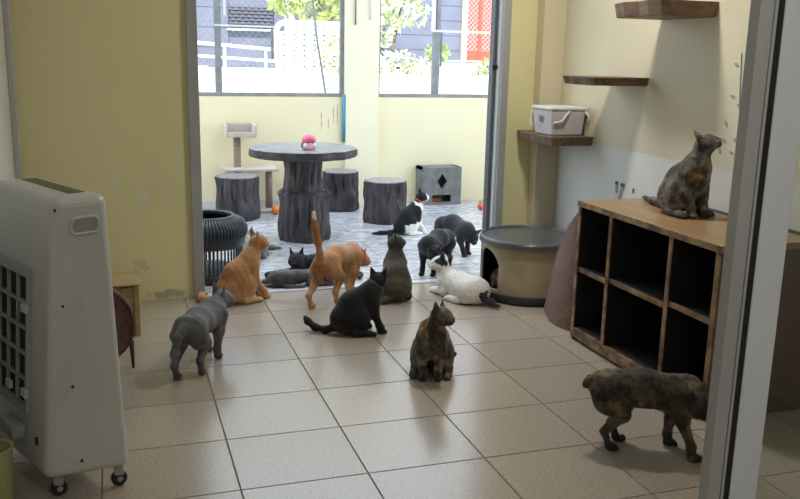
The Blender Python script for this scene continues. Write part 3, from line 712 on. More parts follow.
def onface(P0, Q0, P1, Q1, s, z, off):
    t = (z-.075)/.92; p = P0.lerp(Q0, s).lerp(P1.lerp(Q1, s), t)
    n = (Q0-P0).cross(P1-P0).normalized()
    c = Vector((-.25, 3.05, .5))
    if n.dot(p-c) < 0: n = -n
    return p+n*off-Vector(ac.location)
side = lambda s, z, off: onface(A0, B0, A1, B1, s, z, off)
back = lambda s, z, off: onface(A0, D0, A1, D1, s, z, off)
def patch(fn, name, m, s0, s1, z0, z1, d0, d1, bevel=0):
    e = MB(); e.v = [tuple(fn(s, z, d)) for d in (d0, d1) for (s, z) in ((s0, z0), (s1, z0), (s1, z1), (s0, z1))]
    e.f = [(0, 3, 2, 1), (4, 5, 6, 7), (0, 1, 5, 4), (1, 2, 6, 5), (2, 3, 7, 6), (3, 0, 4, 7)]
    return e.build(name, m, ac, bevel=bevel)
ring_ = []
for k in range(24):
    t = 2*math.pi*k/24; cx = .30 if math.cos(t) > 0 else -.30
    ring_.append(side(.56+(cx*.5+.10*math.cos(t)), .905+.026*math.sin(t), .002))
ring_.append(ring_[0]); ring_.append(ring_[1])
MB().tube(ring_, .0055, 6, False).build('handle_rim', M_ac, ac, smooth=True)
e = MB(); e.v = [tuple(p) for p in [side(.56+((.15 if math.cos(2*math.pi*k/24) > 0 else -.15)+.095*math.cos(2*math.pi*k/24)), .905+.024*math.sin(2*math.pi*k/24), .0015) for k in range(24)]]; e.f = [tuple(range(24))]
e.build('handle_recess', M_acg, ac)
for (s, z) in ((.14, .655), (.27, .385), (.37, .128)):
    patch(side, 'screw_slot', M_ac, s-.08, s+.06, z-.013, z-.006, 0, .007); patch(side, 'screw_hole', M_black, s+.025, s+.06, z-.006, z+.003, 0, .002)
patch(side, 'corner_screw', M_acd, .02, .06, .958, .968, 0, .002)
for s0, s1, zz0, zz1 in ((.27, .30, .28, .73), (.93, .97, .28, .73), (.27, .97, .72, .75), (.27, .97, .26, .29)): patch(back, 'grille_frame', M_acg, s0, s1, zz0, zz1, 0, .016, .002)
patch(back, 'filter', M_acd, .30, .93, .29, .72, .0, .003)
for k in range(1, 4): patch(back, 'grille_bar', M_acg, .30+.1575*k-.010, .30+.1575*k+.010, .29, .72, .003, .013)
for k in range(1, 5): patch(back, 'grille_bar', M_acg, .30, .93, .29+.086*k-.005, .29+.086*k+.005, .003, .014)
for (s, z) in ((.31, .62), (.29, .335), (.55, .33)): patch(back, 'grille_clip', M_ac, s-.05, s+.03, z-.014, z+.014, .014, .026, .003)
patch(back, 'water_inlet', M_acg, .32, .60, .165, .215, 0, .05, .012); patch(back, 'drain_cap', M_acd, .14, .17, .175, .20, 0, .006)
# outlet slot in the top
def topp(a, b_, z): 
    q = Vector((*TOP[0], 0)).lerp(Vector((*TOP[3], 0)), a).lerp(Vector((*TOP[1], 0)).lerp(Vector((*TOP[2], 0)), a), b_); return (q.x+.25, q.y-3.05, z)
e = MB(); e.v = [topp(a, b_, z) for z in (.990, .9965) for a, b_ in ((.17, .50), (.17, .80), (.92, .80), (.92, .50))]; e.f = [(0, 3, 2, 1), (4, 5, 6, 7), (0, 1, 5, 4), (1, 2, 6, 5), (2, 3, 7, 6), (3, 0, 4, 7)]
e.build('control_panel', mat('olive_dark_panel', (.075, .07, .04), .35), ac)
for (x, y) in ((-.235, 2.845), (-.045, 2.865), (-.28, 3.27), (-.45, 3.22)):
    cw = MB().lathe([(.008, -.012), (.024, -.012), (.027, -.007), (.027, .007), (.024, .012), (.008, .012)], 20).build('castor_wheel', mat('castor_black', (.02, .02, .02), .5), ac, auto=40)
    cw.rotation_euler = (math.pi/2, 0, .3); cw.location = av((x, y, .027))
    MB().box(-.016, .016, -.016, .016, .040, .085).build('castor_fork', M_acg, ac, bevel=.004).location = av((x, y, 0))
    MB().lathe([(.010, .0125), (.010, .0145)], 12).build('castor_hub', M_acg, cw)
cu = empty('plastic_tub', (-.43, 2.83, 0)); tag(cu, 'yellow-green plastic tub on the floor beside the air cooler', 'tub')
M_cu = mat('yellow_green_plastic', (.42, .44, .20), .5)
MB().lathe([(.055, 0), (.058, .006), (.064, .19), (.068, .2), (.066, .204), (.060, .2), (.054, .01), (.01, .008)], 32).build('tub_body', M_cu, cu, auto=40)
MB().torus((0, 0, .2), .066, .004).build('tub_rim', M_cu, cu, smooth=True)

# wooden crate and reddish pad by the yellow wall
cr_ = empty('wooden_crate', (-.085, 4.62, 0)); tag(cr_, 'small pale wooden crate standing behind the air cooler', 'crate')
M_pw = mat('pale_pine', (.42, .31, .15), .6, .25, 5, stretch=(1, 1, 6)); M_pw2 = mat('brown_pine', (.30, .19, .08), .6, .25, 5, stretch=(1, 1, 6))
for (n, m, *q) in (('corner_post', M_pw, .135, .16, -.13, -.105, 0, .27), ('corner_post', M_pw, .135, .16, .105, .13, 0, .27), ('corner_post', M_pw, -.16, -.135, -.13, -.105, 0, .27), ('corner_post', M_pw, -.16, -.135, .105, .13, 0, .27),
                   ('board', M_pw, -.135, .135, -.122, -.108, .135, .262), ('board', M_pw2, -.135, .135, -.122, -.108, .005, .125), ('board', M_pw, .143, .156, -.105, .105, .135, .262), ('board', M_pw2, .143, .156, -.105, .105, .005, .125),
                   ('board', M_pw, -.135, .135, .108, .122, .005, .262), ('board', M_pw, -.156, -.143, -.105, .105, .005, .262), ('lid', M_pw, -.165, .168, -.135, .135, .27, .278), ('batten', M_pw2, .06, .075, -.130, -.122, .13, .27)):
    MB().box(*q).build(n, m, cr_, bevel=.002)
rd = empty('woven_pad', (-.105, 4.03, 0)); tag(rd, 'reddish-brown round woven pad standing on edge behind the air cooler', 'pad')
e = MB(); n_ = 40
for d in (-.018, -.025, .025, .018):
    k_ = .94 if abs(d) == .025 else 1
    for i in range(n_):
        t = 2*math.pi*i/n_; e.v.append((.148*k_*math.cos(t), d+(.05*(math.sin(t)*.19+.19)), .215+.175*k_*math.sin(t)))
order = [1, 0, 3, 2]
for a, b_ in zip(order, order[1:]):
    for i in range(n_): e.f.append((a*n_+i, a*n_+(i+1) % n_, b_*n_+(i+1) % n_, b_*n_+i))
e.f.append(tuple(1*n_+n_-1-i for i in range(n_))); e.f.append(tuple(2*n_+i for i in range(n_)))
e.build('pad', M_cp, rd, auto=50)
MB().torus((0, -.016, .215), .14, .006, axis='y', sy=1.18).build('piping', mat('dark_piping', (.07, .03, .025), .8), rd, smooth=True)
for x in (-.10, .128): MB().tube([(x, .0, .13), (x+.004, -.01, .0)], [.012, .006], 8).build('leg', mat('dark_piping', (.07, .03, .025), .8), rd, smooth=True)
# ------------------------------------------------------------------ cats: one smooth continuous body each
def vnoise(P, scale, seed=0):
    Q = P*scale+seed*17.3; I = np.floor(Q).astype(np.int64); F = Q-I; F = F*F*(3-2*F); out = np.zeros(len(P))
    def hsh(i): 
        n = (i[:, 0]*73856093) ^ (i[:, 1]*19349663) ^ (i[:, 2]*83492791); n = (n ^ (n >> 13))*1274126177 & 0x7fffffff; return (n % 10007)/10007.
    for dx in (0, 1):
        for dy in (0, 1):
            for dz in (0, 1):
                w = (F[:, 0] if dx else 1-F[:, 0])*(F[:, 1] if dy else 1-F[:, 1])*(F[:, 2] if dz else 1-F[:, 2]); out += w*hsh(I+np.array([dx, dy, dz]))
    return out
def fbm(P, s, seed=0): return (vnoise(P, s, seed)+.5*vnoise(P, s*2.1, seed+1)+.25*vnoise(P, s*4.3, seed+2))/1.75

class Body:
    def __init__(s): s.p = []
    def cap(s, a, b, ra, rb, k=.02): s.p.append(('c', np.array(a, float), np.array(b, float), ra, rb, k))
    def ell(s, c, r, R=None, k=.02): s.p.append(('e', np.array(c, float), np.array(r, float), np.eye(3) if R is None else R, 0, k))
    def ear(s, a, b, ra, rb, n, fl, k=.008): s.p.append(('f', np.array(a, float), np.array(b, float), ra, rb, k, np.array(n, float), fl))
    def chain(s, pts, rad, k=.02):
        for (a, b, ra, rb) in zip(pts, pts[1:], rad, rad[1:]): s.cap(a, b, ra, rb, k)
    def surface(s, h, fluff=0):
        lo = np.full(3, 9.); hi = -lo
        for q in s.p:
            pts = [q[1], q[2]] if q[0] != 'e' else [q[1]]; r = max(q[3], q[4]) if q[0] != 'e' else q[2].max()
            for c in pts: lo = np.minimum(lo, c-r); hi = np.maximum(hi, c+r)
        lo -= .03; hi += .03; n = np.ceil((hi-lo)/h).astype(int)+1
        F = np.full(n, .5, np.float32); ax = [lo[i]+h*np.arange(n[i]) for i in range(3)]
        for q in s.p:
            k = q[5]; mg = k+.025
            if q[0] == 'e': a0 = q[1]-q[2].max(); a1 = q[1]+q[2].max()
            else: r = max(q[3], q[4]); a0 = np.minimum(q[1], q[2])-r; a1 = np.maximum(q[1], q[2])+r
            i0 = np.clip(((a0-mg-lo)/h).astype(int), 0, n); i1 = np.clip(((a1+mg-lo)/h).astype(int)+2, 0, n)
            sl = tuple(slice(i0[i], i1[i]) for i in range(3))
            X, Y, Z = np.meshgrid(*[ax[i][sl[i]] for i in range(3)], indexing='ij'); P = np.stack([X, Y, Z], -1)
            if q[0] == 'e':
                L = (P-q[1])@q[3]; u = L/q[2]; k0 = np.sqrt((u*u).sum(-1))+1e-9; v = u/q[2]; k1 = np.sqrt((v*v).sum(-1))+1e-9; d = k0*(k0-1)/k1
            else:
                a, b, ra, rb = q[1:5]; ba = b-a; pa = P-a; t = np.clip((pa@ba)/(ba@ba+1e-12), 0, 1); D = pa-t[..., None]*ba
                if q[0] == 'f':
                    nd_ = D@q[6]; D = D+nd_[..., None]*q[6]*(1/q[7]-1); d = (np.sqrt((D*D).sum(-1))-(ra+(rb-ra)*t)); d = np.where(d > 0, d*.6, d*q[7])
                else: d = np.sqrt((D*D).sum(-1))-(ra+(rb-ra)*t)
            f = F[sl]; hh = np.clip(.5+.5*(f-d)/k, 0, 1); F[sl] = f*(1-hh)+d*hh-k*hh*(1-hh)
        if fluff:
            X, Y, Z = np.meshgrid(*ax, indexing='ij'); near = np.abs(F) < .02; P = np.stack([X[near], Y[near], Z[near]], -1)
            F[near] += ((fbm(P*np.array([1, 1, .6]), 55, 3)-.5)*fluff).astype(np.float32)
        # surface nets
        ins = F < 0; c = [ins[i:n[0]-1+i, j:n[1]-1+j, k:n[2]-1+k] for i in (0, 1) for j in (0, 1) for k in (0, 1)]
        ssum = sum(x.astype(np.int8) for x in c); act = (ssum > 0) & (ssum < 8); idx = np.full(act.shape, -1); cells = np.argwhere(act); idx[act] = np.arange(len(cells))
        acc = np.zeros((len(cells), 3)); cnt = np.zeros(len(cells)); cor = [(i, j, k) for i in (0, 1) for j in (0, 1) for k in (0, 1)]
        val = {q: F[cells[:, 0]+q[0], cells[:, 1]+q[1], cells[:, 2]+q[2]] for q in cor}
        for q in cor:
            for axs in range(3):
                if q[axs]: continue
                r = list(q); r[axs] = 1; a, b = val[q], val[tuple(r)]; m = (a < 0) != (b < 0); t = np.where(m, a/(a-b+1e-12), 0)
                p = np.array(q, float)[None].repeat(len(cells), 0); p[:, axs] = t; acc[m] += p[m]; cnt[m] += 1
        V = lo+h*(cells+acc/np.maximum(cnt, 1)[:, None]); faces = []
        for axs in range(3):
            u, v = [(1, 2), (2, 0), (0, 1)][axs]
            a = ins[tuple(slice(0, n[i]-1) for i in range(3))] ; sh = [slice(0, n[i]-1) for i in range(3)]; sh[axs] = slice(1, n[axs]); b = ins[tuple(sh)]
            e = np.argwhere(a != b); e = e[(e[:, u] > 0) & (e[:, v] > 0)]
            flip = a[e[:, 0], e[:, 1], e[:, 2]]
            du = np.zeros(3, int); du[u] = 1; dv = np.zeros(3, int); dv[v] = 1
            g = lambda w: idx[w[:, 0], w[:, 1], w[:, 2]]
            Q = np.stack([g(e-du-dv), g(e-dv), g(e), g(e-du)], -1); Q[~flip] = Q[~flip][:, ::-1]; faces.append(Q)
        return V, np.concatenate(faces)

def rotm(yaw, pitch, roll=0):
    cy, sy, cp, sp, cr, sr = math.cos(yaw), math.sin(yaw), math.cos(pitch), math.sin(pitch), math.cos(roll), math.sin(roll)
    f = np.array([cp*cy, cp*sy, sp]); l = np.array([-sy, cy, 0]); u = np.cross(f, l)
    l2 = l*cr+u*sr; u2 = -l*sr+u*cr
    return np.stack([f, l2, u2], 1)
R_ = math.radians
def add_head(B, c, yaw, pitch, roll=0, s=1.10):
    M = rotm(R_(yaw), R_(pitch), R_(roll)); c = np.array(c, float); w = lambda x, y, z: c+M@np.array([x, y, z])*s
    B.ell(c, np.array([.050, .045, .041])*s, M, .018)
    for g in (-1, 1):
        B.ell(w(.018, g*.022, -.012), np.array([.028, .026, .024])*s, M, .012)
        B.ell(w(.046, g*.010, -.017), np.array([.017, .014, .013])*s, M, .008)
        n = M@np.array([.66, g*.72, -.05]); n /= np.linalg.norm(n)
        B.ear(w(-.008, g*.026, .024), w(-.014, g*.041, .076), .026*s, .0045*s, n, .42)
    B.cap(w(.02, 0, .008), w(.052, 0, -.006), .020*s, .011*s, .012)
    B.ell(w(.042, 0, -.030), np.array([.014, .013, .009])*s, M, .008)
    return c, M, s

def paw(B, x, y, z=0, d=(1, 0), s=1):
    a = math.atan2(d[1], d[0]); M = rotm(a, 0)
    B.ell((x+.008*d[0], y+.008*d[1], z+.015), (.027*s, .019*s, .015), M, .012)
    for g in (-1, 0, 1): B.ell((x+.026*d[0]-g*.010*d[1], y+.026*d[1]+g*.010*d[0], z+.011), (.010, .007, .009), M, .004)

def sit(hy=0, hp=0, hr=0, head=(.098, 0, .345), tail=None, lean=0, fat=1, chest=0, spread=.038, legx=0):
    B = Body(); f = fat
    B.cap((-.085, 0, .085), (-.035, 0, .165), .082*f, .078*f, .03); B.cap((-.035, 0, .165), (.045+lean, 0, .240), .078*f, .060*f, .03)
    B.cap((.045+lean, 0, .15), (.062+lean, 0, .235), .056*f, .052*f, .03)
    nb = np.array([.05+lean, 0, .245]); hd = np.array(head); mid = nb+(hd-nb)*.72
    B.cap(nb, mid, .052*f, .040, .03)
    for g in (-1, 1):
        B.ell((-.028, g*.064*f, .088), (.088, .044, .080), rotm(0, R_(20)), .03)
        B.cap((-.03, g*.088, .022), (.055, g*.086, .016), .022, .017, .015); paw(B, .055, g*.086)
        B.chain([(.056+lean, g*.040, .21), (.060+lean, g*.045, .125), (.082+legx, g*spread, .045), (.088+legx, g*spread, .018)], [.038, .027, .018, .017], .02); paw(B, .088+legx, g*spread)
    t = tail or [(-.13, 0, .035), (-.20, .03, .022), (-.24, .09, .02), (-.22, .16, .02)]
    B.chain(t, [.024]+[.019]*(len(t)-2)+[.011], .02)
    H = add_head(B, head, hy, hp, hr)
    return B, H, (mid-(hd-nb)*.12, hd-nb, .049)

def stand(hy=0, hp=0, hr=0, ffy=(0, 0), head=(.265, 0, .285), tail=None, ff=(.02, -.02), hf=(.03, -.03), fat=1, arch=0, crouch=0, bend=0):
    B = Body(); z = -crouch+.014; f = fat
    B.cap((-.15, 0, .232+z), (-.02, 0, .225+z+arch), .060*f, .068*f, .03); B.cap((-.02, 0, .225+z+arch), (.13, bend*.5, .217+z), .068*f, .069*f, .03)
    B.cap((.13, bend*.5, .215+z), (.165, bend*.6, .222+z), .068*f, .056*f, .03)
    nb = np.array([.165, bend*.6, .24+z]); hd = np.array(head); mid = nb+(hd-nb)*.72
    B.cap(nb, mid, .052, .041, .03)
    for i, g in enumerate((1, -1)):
        x = .145+ff[i]
        B.chain([(.145, bend*.5+g*.042, .215+z), (.125+ff[i]*.3, bend*.5+g*.048, .145+z*.7), (x-.006, bend*.5+g*.040+ffy[i]*.7, .05), (x, bend*.5+g*.040+ffy[i], .018)], [.046, .028, .017, .016], .02); paw(B, x, bend*.5+g*.040+ffy[i])
        x = -.175+hf[i]
        B.ell((-.145+hf[i]*.15, g*.038*f, .205+z), (.058, .036, .075), rotm(0, R_(-15)), .03)
        B.chain([(-.14+hf[i]*.2, g*.045, .19+z), (-.112+hf[i]*.6, g*.050, .145+z*.6), (x-.026, g*.046, .078), (x-.004, g*.045, .02)], [.048, .029, .0155, .015], .016); paw(B, x, g*.045)
    t = tail or [(-.20, 0, .255+z), (-.26, 0, .22), (-.29, 0, .14), (-.31, 0, .08)]
    B.chain(t, [.024]+[.018]*(len(t)-2)+[.011], .02)
    H = add_head(B, head, hy, hp, hr)
    return B, H, (mid-(hd-nb)*.12, hd-nb, .050)

def lie(hy=0, hp=0, hr=0, head=(.195, 0, .19), tail=None, legs=.0, fat=1, side=0):
    B = Body(); f = fat
    B.cap((-.14, 0, .082), (-.01, side*.2, .085), .080*f, .078*f, .03); B.cap((-.01, side*.2, .085), (.11, 0, .095), .078*f, .062*f, .03)
    nb = np.array([.115, 0, .115]); hd = np.array(head); mid = nb+(hd-nb)*.72
    B.cap(nb, mid, .054, .042, .03)
    for g in (-1, 1):
        B.ell((-.10, g*.060*f, .072), (.088, .040, .070), None, .03)
        B.cap((-.08, g*.092, .020), (.00, g*.092, .016), .022, .018, .015); paw(B, .0, g*.092)
        B.chain([(.11, g*.042, .085), (.075, g*.055, .036), (.17+legs*.5, g*.045, .022), (.20+legs, g*.042, .018)], [.040, .028, .020, .017], .02); paw(B, .20+legs, g*.042)
    t = tail or [(-.20, 0, .05), (-.26, .03, .025), (-.30, .09, .02), (-.28, .16, .02)]
    B.chain(t, [.024]+[.019]*(len(t)-2)+[.011], .02)
    H = add_head(B, head, hy, hp, hr)
    return B, H, (mid-(hd-nb)*.12, hd-nb, .052)

M_fur = bpy.data.materials.new('cat_fur'); M_fur.use_nodes = True
N = M_fur.node_tree.nodes; L = M_fur.node_tree.links; p = N['Principled BSDF']
at = N.new('ShaderNodeAttribute'); at.attribute_name = 'fur'
tc = N.new('ShaderNodeTexCoord'); nz = N.new('ShaderNodeTexNoise'); nz.inputs['Scale'].default_value = 130; nz.inputs['Detail'].default_value = 4; L.new(tc.outputs['Object'], nz.inputs['Vector'])
mr = N.new('ShaderNodeMapRange'); mr.inputs['From Min'].default_value = .3; mr.inputs['From Max'].default_value = .7; mr.inputs['To Min'].default_value = .76; mr.inputs['To Max'].default_value = 1.24; L.new(nz.outputs['Fac'], mr.inputs['Value'])
ml = N.new('ShaderNodeVectorMath'); ml.operation = 'SCALE'; L.new(at.outputs['Color'], ml.inputs[0]); L.new(mr.outputs[0], ml.inputs['Scale']); L.new(ml.outputs[0], p.inputs['Base Color'])
p.inputs['Roughness'].default_value = .75; p.inputs['Specular IOR Level'].default_value = .25; p.inputs['Sheen Weight'].default_value = .12; p.inputs['Sheen Roughness'].default_value = .5
bp = N.new('ShaderNodeBump'); bp.inputs['Strength'].default_value = .5; bp.inputs['Distance'].default_value = .006; L.new(nz.outputs['Fac'], bp.inputs['Height']); L.new(bp.outputs[0], p.inputs['Normal'])
M_nose = mat('cat_nose', (.10, .045, .04), .4); M_npink = mat('cat_nose_pink', (.50, .22, .20), .4)
M_pupil = mat('cat_pupil', (.004, .004, .004), .05)
def eye_mat(c): return mat('cat_eye_%d_%d' % (int(c[0]*100), int(c[1]*100)), c, .08)

def mixc(a, b, t): return np.array(a)[None]*(1-t[:, None])+np.array(b)[None]*t[:, None]
def sstep(x, a, b): t = np.clip((x-a)/(b-a), 0, 1); return t*t*(3-2*t)
def add_cat(name, label, pose, loc, az, s, colour, h=.0058, fluff=0, collar=None, eye=(.45, .42, .10), nose=None, group='cats in the room', tilt=0):
    B, (hc, HM, hs), (nc, nd_, nr) = pose
    V, Fq = B.surface(h, fluff)
    V[:, 2] = np.maximum(V[:, 2], .0005+0*V[:, 2])
    t = empty(name, loc, R_(az)); t.scale = s if isinstance(s, tuple) else (s, s, s); tag(t, label, 'cat', group)
    me = bpy.data.meshes.new('body'); me.from_pydata(V.tolist(), [], Fq.tolist()); me.update()
    me.polygons.foreach_set('use_smooth', [True]*len(me.polygons))
    HP = (V-hc)@HM/hs
    C = colour(V, HP)
    ca = me.color_attributes.new('fur', 'FLOAT_COLOR', 'POINT'); ca.data.foreach_set('color', np.concatenate([np.clip(C, 0, 1), np.ones((len(C), 1))], 1).astype(np.float32).ravel())
    me.materials.append(M_fur)
    o = bpy.data.objects.new('body', me); COL.objects.link(o); o.parent = t
    mm = o.modifiers.new('smooth', 'SMOOTH'); mm.factor = .5; mm.iterations = 2
    w = lambda x, y, z: hc+HM@np.array([x, y, z])*hs
    Hm = Matrix(HM.tolist()).to_4x4()
    for g in (-1, 1):
        e = MB().sphere((0, 0, 0), (.0085, .0085, .0075), 12, 8).build('eye', eye_mat(eye), t, smooth=True)
        e.matrix_local = Matrix.Translation(w(.0385, g*.0185, .006)) @ Hm
        pu = MB().sphere((0, 0, 0), (.003, .0028, .0062), 8, 6).build('pupil', M_pupil, e, smooth=True); pu.location = (.0068, g*.002, 0)
    e = MB().sphere((0, 0, 0), (.005, .0068, .0048), 10, 6).build('nose', nose or M_nose, t, smooth=True); e.matrix_local = Matrix.Translation(w(.0625, 0, -.008)) @ Hm
    if collar:
        e = MB().torus((0, 0, 0), nr, .0062, n=32, k=6).build('collar', collar, t, smooth=True)
        q = Vector(nd_).to_track_quat('Z', 'Y').to_matrix().to_4x4(); e.matrix_local = Matrix.Translation(Vector(nc)) @ q
    return t

# coat patterns ------------------------------------------------------
def coat_black(tone=(.0085, .0085, .010)):
    return lambda P, Hh: mixc(tone, [c*1.8 for c in tone], sstep(fbm(P, 14, 2), .4, .7))
def coat_tortie(seed, dark=(.040, .033, .028), tan=(.17, .105, .052), grey=(.095, .082, .068), tanamt=.56):
    def f(P, Hh):
        C = mixc(dark, grey, sstep(fbm(P, 13, seed), .42, .62)); C = C*(1-sstep(fbm(P, 15, seed+5), tanamt, tanamt+.10))[:, None]+np.array(tan)[None]*sstep(fbm(P, 15, seed+5), tanamt, tanamt+.10)[:, None]
        st = .85+.25*sstep(np.sin(P[:, 0]*95+fbm(P, 9, seed)*9), -.3, .5); C = C*(st*(.45+1.1*sstep(fbm(P, 34, seed+9), .3, .7)))[:, None]
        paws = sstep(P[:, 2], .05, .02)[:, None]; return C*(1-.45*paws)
    return f
def coat_orange(white_tail=False):
    def f(P, Hh):
        C = mixc((.37, .165, .065), (.47, .24, .105), sstep(fbm(P, 9, 4), .35, .65))
        ph = np.where(P[:, 0] < -.19, P[:, 2]*1.0, P[:, 0]+.25*P[:, 2]); st = sstep(np.sin(ph*(150)+fbm(P, 8, 1)*7), .1, .8)
        C = C*(1-.16*st)[:, None]; belly = sstep(.16-P[:, 2]-.3*np.abs(P[:, 1]), 0, .09)
        C = C*(1-.45*belly)[:, None]+np.array((.62, .40, .22))[None]*.45*belly[:, None]
        muz = sstep(.030-np.linalg.norm(Hh-np.array([.052, 0, -.018]), axis=1), 0, .012); C = C*(1-muz)[:, None]+np.array((.66, .50, .38))[None]*muz[:, None]
        if white_tail:
            tt = sstep(P[:, 2], .500, .520); C = C*(1-tt)[:, None]+np.array((.78, .68, .58))[None]*tt[:, None]
        return C
    return f
def coat_grey(seed=1, base=(.085, .083, .088), light=(.15, .148, .155)):
    def f(P, Hh):
        C = mixc(base, light, sstep(fbm(P, 8, seed), .35, .7)); st = sstep(np.sin(P[:, 0]*90+fbm(P, 9, seed)*8), .2, .9); C = C*(1-.25*st)[:, None]
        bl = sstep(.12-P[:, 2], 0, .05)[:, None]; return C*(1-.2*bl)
    return f
def coat_tabby(base=(.045, .038, .028), light=(.088, .072, .048), seed=3):
    def f(P, Hh):
        C = mixc(base, light, sstep(fbm(P, 8, seed), .3, .7)); st = sstep(np.sin(P[:, 2]*110+np.abs(P[:, 1])*60+fbm(P, 8, seed)*8), .1, .8); return C*(1-.3*st)[:, None]
    return f
def coat_tux(P, Hh):
    W = np.array((.80, .79, .76)); K = np.array((.010, .010, .012))
    n = (fbm(P, 16, 8)-.5)*.05
    white = sstep(P[:, 0]*1.0-.03+n+.12*(P[:, 2] < .10), -.012, .012)               # chest and front legs
    white = np.where((P[:, 2] < .11) & (P[:, 0] > -.05), 1, white); white = np.where(P[:, 0] < -.12, 0, white)
    sp = np.linalg.norm((P-np.array([.035, -.06, .19]))/np.array([.055, .05, .085]), axis=1); white = np.where(sp+n*6 < 1, 0, white)
    head = np.linalg.norm(Hh/np.array([.075, .07, .10]), axis=1) < 1; face = sstep(np.maximum(Hh[:, 0]-.034, -.022-Hh[:, 2])-np.abs(Hh[:, 1])*.4, -.006, .006)
    white = np.where(head, face, white); return K[None]*(1-white)[:, None]+W[None]*white[:, None]
def coat_white(P, Hh):
    W = np.array((.76, .74, .70)); K = np.array((.030, .027, .026)); n = (fbm(P, 22, 3)-.5)*.06
    blk = ((Hh[:, 2] > .004+n) & (np.linalg.norm(Hh, axis=1) < .10) & ((Hh[:, 1] < -.008+n) | (Hh[:, 1] > .024))) | ((P[:, 0] < -.225+n))
    blk = blk | (np.linalg.norm((P-np.array([-.03, -.06, .15]))/np.array([.05, .05, .03]), axis=1)+n*5 < 1)
    b = blk.astype(float); return W[None]*(1-b)[:, None]+K[None]*b[:, None]
def coat_greywhite(P, Hh):
    C = coat_grey(4, (.12, .115, .105), (.24, .23, .21))(P, Hh); muz = sstep(.042-np.linalg.norm(Hh-np.array([.05, 0, -.025]), axis=1), 0, .012)
    ch = sstep(P[:, 0]-.10-np.maximum(P[:, 2]-.12, 0), 0, .03); q = np.maximum(muz, ch); return C*(1-q)[:, None]+np.array((.60, .58, .55))[None]*q[:, None]
M_redcol = mat('red_collar', (.55, .05, .03), .5); M_darkcol = mat('dark_collar', (.10, .10, .09), .5)

add_cat('cat', 'orange cat sitting in the doorway with its back turned, beside the black basket', sit(hy=-8, hp=8, head=(.118, 0, .345), tail=[(-.13, 0, .035), (-.18, .05, .025), (-.208, .115, .022), (-.19, .155, .028), (-.16, .14, .04)], legx=.05), (.675, 5.03, 0), 24, 1.0, coat_orange())
add_cat('cat', 'orange cat walking through the doorway with its striped tail straight up', stand(hy=-12, hp=-5, head=(.268, -.01, .185), tail=[(-.195, 0, .262), (-.205, .0, .31), (-.215, .005, .38), (-.23, .015, .46), (-.24, .02, .545)], ff=(.055, -.06), hf=(-.05, .09), arch=.02, fat=.9), (1.235, 4.915, 0), 47, 1.05, coat_orange(True), collar=M_redcol)
add_cat('cat', 'black cat with a thin collar sitting on the tiles, tail stretched out behind', sit(hy=75, hp=4, head=(.112, .01, .305), tail=[(-.13, 0, .035), (-.19, .0, .022), (-.245, .03, .028), (-.285, .07, .055), (-.30, .08, .075)], legx=.035, lean=.02), (1.19, 4.27, 0), -8, .94, coat_black(), collar=M_darkcol)
add_cat('cat', 'dark tabby cat sitting with its back turned behind the black cat', sit(hy=-62, hp=12, head=(.065, 0, .345), fat=1.0, tail=[(-.13, 0, .035), (-.15, .08, .022), (-.10, .14, .02), (-.03, .17, .02)]), (1.585, 4.87, 0), 74, .97, coat_tabby())
add_cat('cat', 'black and white cat with a red collar sitting on the porch floor', sit(hy=-15, hp=4, head=(.105, 0, .345), tail=[(-.13, 0, .035), (-.20, .0, .022), (-.29, .01, .02), (-.37, .0, .02)], legx=.03), (2.31, 6.715, 0), 3, .90, coat_tux, collar=M_redcol, group='cats on the porch')
add_cat('cat', 'black cat bending its head down beside the white cat on the porch', stand(hy=48, hp=-40, hr=15, head=(.205, .075, .185), arch=.015, crouch=.015, tail=[(-.20, 0, .245), (-.25, -.03, .19), (-.275, -.07, .10), (-.28, -.13, .03), (-.27, -.23, .02)], ff=(.0, .02), hf=(.05, .03)), (2.07, 5.44, 0), 226, .95, coat_black((.009, .009, .012)), group='cats on the porch')
add_cat('cat', 'grey-black cat crouching with its head lowered behind the bending black cat', stand(hy=25, hp=-55, head=(.20, .03, .165), arch=.03, crouch=.03, tail=[(-.20, 0, .21), (-.26, .03, .12), (-.30, .06, .03), (-.36, .12, .02)], ff=(-.01, .03), hf=(.07, .04), fat=1.05), (2.41, 5.98, 0), -72, .92, coat_black((.016, .015, .021)), group='cats on the porch')
add_cat('cat', 'white cat with black patches lying on the tiles against the drum', lie(hy=58, hp=0, head=(.165, .03, .195), fat=1.05, tail=[(-.20, 0, .05), (-.26, -.02, .03), (-.31, -.03, .02)]), (1.97, 4.76, 0), 110, 1.0, coat_white, nose=M_npink, fluff=.008)
add_cat('cat', 'brown cat curled up inside the hole of the drum', lie(hy=-120, hp=-10, head=(.13, -.06, .14), fat=.9, tail=[(-.20, 0, .06), (-.20, .06, .03), (-.14, .11, .02)]), (2.28, 4.76, .032), 100, .72, coat_tortie(9, (.05, .032, .024), (.13, .075, .045)), group='cats in the room')
add_cat('cat', 'brown tortoiseshell cat sitting on the tiles, head turned towards the cabinet', sit(hy=66, hp=0, head=(.092, .045, .335), fat=1.05, tail=[(-.13, 0, .035), (-.12, .085, .05), (-.08, .115, .085)], spread=.037), (1.355, 3.585, 0), 246, .93, coat_tortie(1, (.060, .050, .040), (.22, .145, .075), (.13, .112, .088), .53), h=.005, fluff=.012)
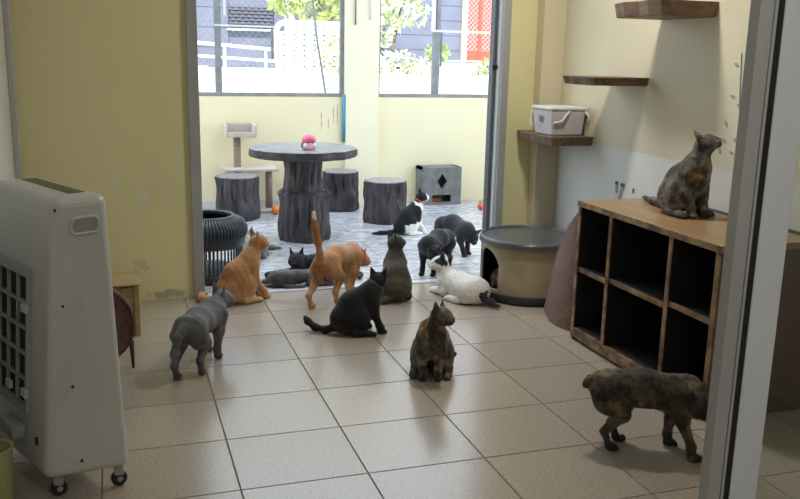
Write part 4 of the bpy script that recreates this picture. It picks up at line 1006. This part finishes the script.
add_cat('cat', 'grey cat walking away across the tiles beside the air cooler', stand(hy=-35, hp=4, head=(.260, -.02, .265), tail=[(-.20, 0, .25), (-.245, .015, .225), (-.262, .025, .15), (-.255, .03, .09)], ff=(.055, -.03), hf=(-.02, .06), fat=1.0, crouch=.01), (.335, 3.96, 0), 64, .98, coat_grey(1, (.10, .098, .104), (.17, .168, .175)), h=.005, fluff=.005)
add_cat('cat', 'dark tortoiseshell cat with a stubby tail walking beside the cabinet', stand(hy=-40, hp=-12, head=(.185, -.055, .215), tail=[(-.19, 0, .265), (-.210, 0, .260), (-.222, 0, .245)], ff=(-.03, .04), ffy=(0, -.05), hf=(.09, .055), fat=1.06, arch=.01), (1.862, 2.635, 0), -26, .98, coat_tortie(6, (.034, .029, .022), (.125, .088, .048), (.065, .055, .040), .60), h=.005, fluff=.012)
add_cat('cat', 'grey-brown tortoiseshell cat sitting on the cabinet, looking up', sit(hy=50, hp=33, head=(.062, .022, .350), lean=-.012, tail=[(-.13, 0, .035), (-.20, .02, .022), (-.30, .05, .02), (-.41, .08, .02)], fat=1.06, legx=-.01), (2.55, 3.405, .7455), -84, .97, coat_tortie(12, (.075, .066, .057), (.24, .165, .09), (.155, .135, .112), .57), h=.005, fluff=.010, group='cats in the room')
add_cat('cat', 'black cat lying on the porch floor behind the walking orange cat', lie(hy=75, hp=0, head=(.125, .01, .125), legs=.10, fat=.85), (1.22, 5.50, 0), 176, .98, coat_black((.010, .010, .013)), group='cats on the porch')
add_cat('cat', 'grey tabby cat lying flat just past the threshold, in front of the lying black cat', lie(hy=-10, hp=-12, head=(.185, 0, .10), fat=.75, tail=[(-.19, 0, .05), (-.21, .06, .03), (-.14, .12, .02)]), (1.07, 5.285, 0), -6, (1.0, .80, .72), coat_grey(7, (.085, .084, .086), (.19, .188, .19)), fluff=.006, group='cats on the porch')
add_cat('cat', 'grey and white cat lying on the porch beside the black basket', lie(hy=0, hp=5, head=(.185, 0, .195)), (.90, 6.13, 0), 248, .95, coat_greywhite, group='cats on the porch')
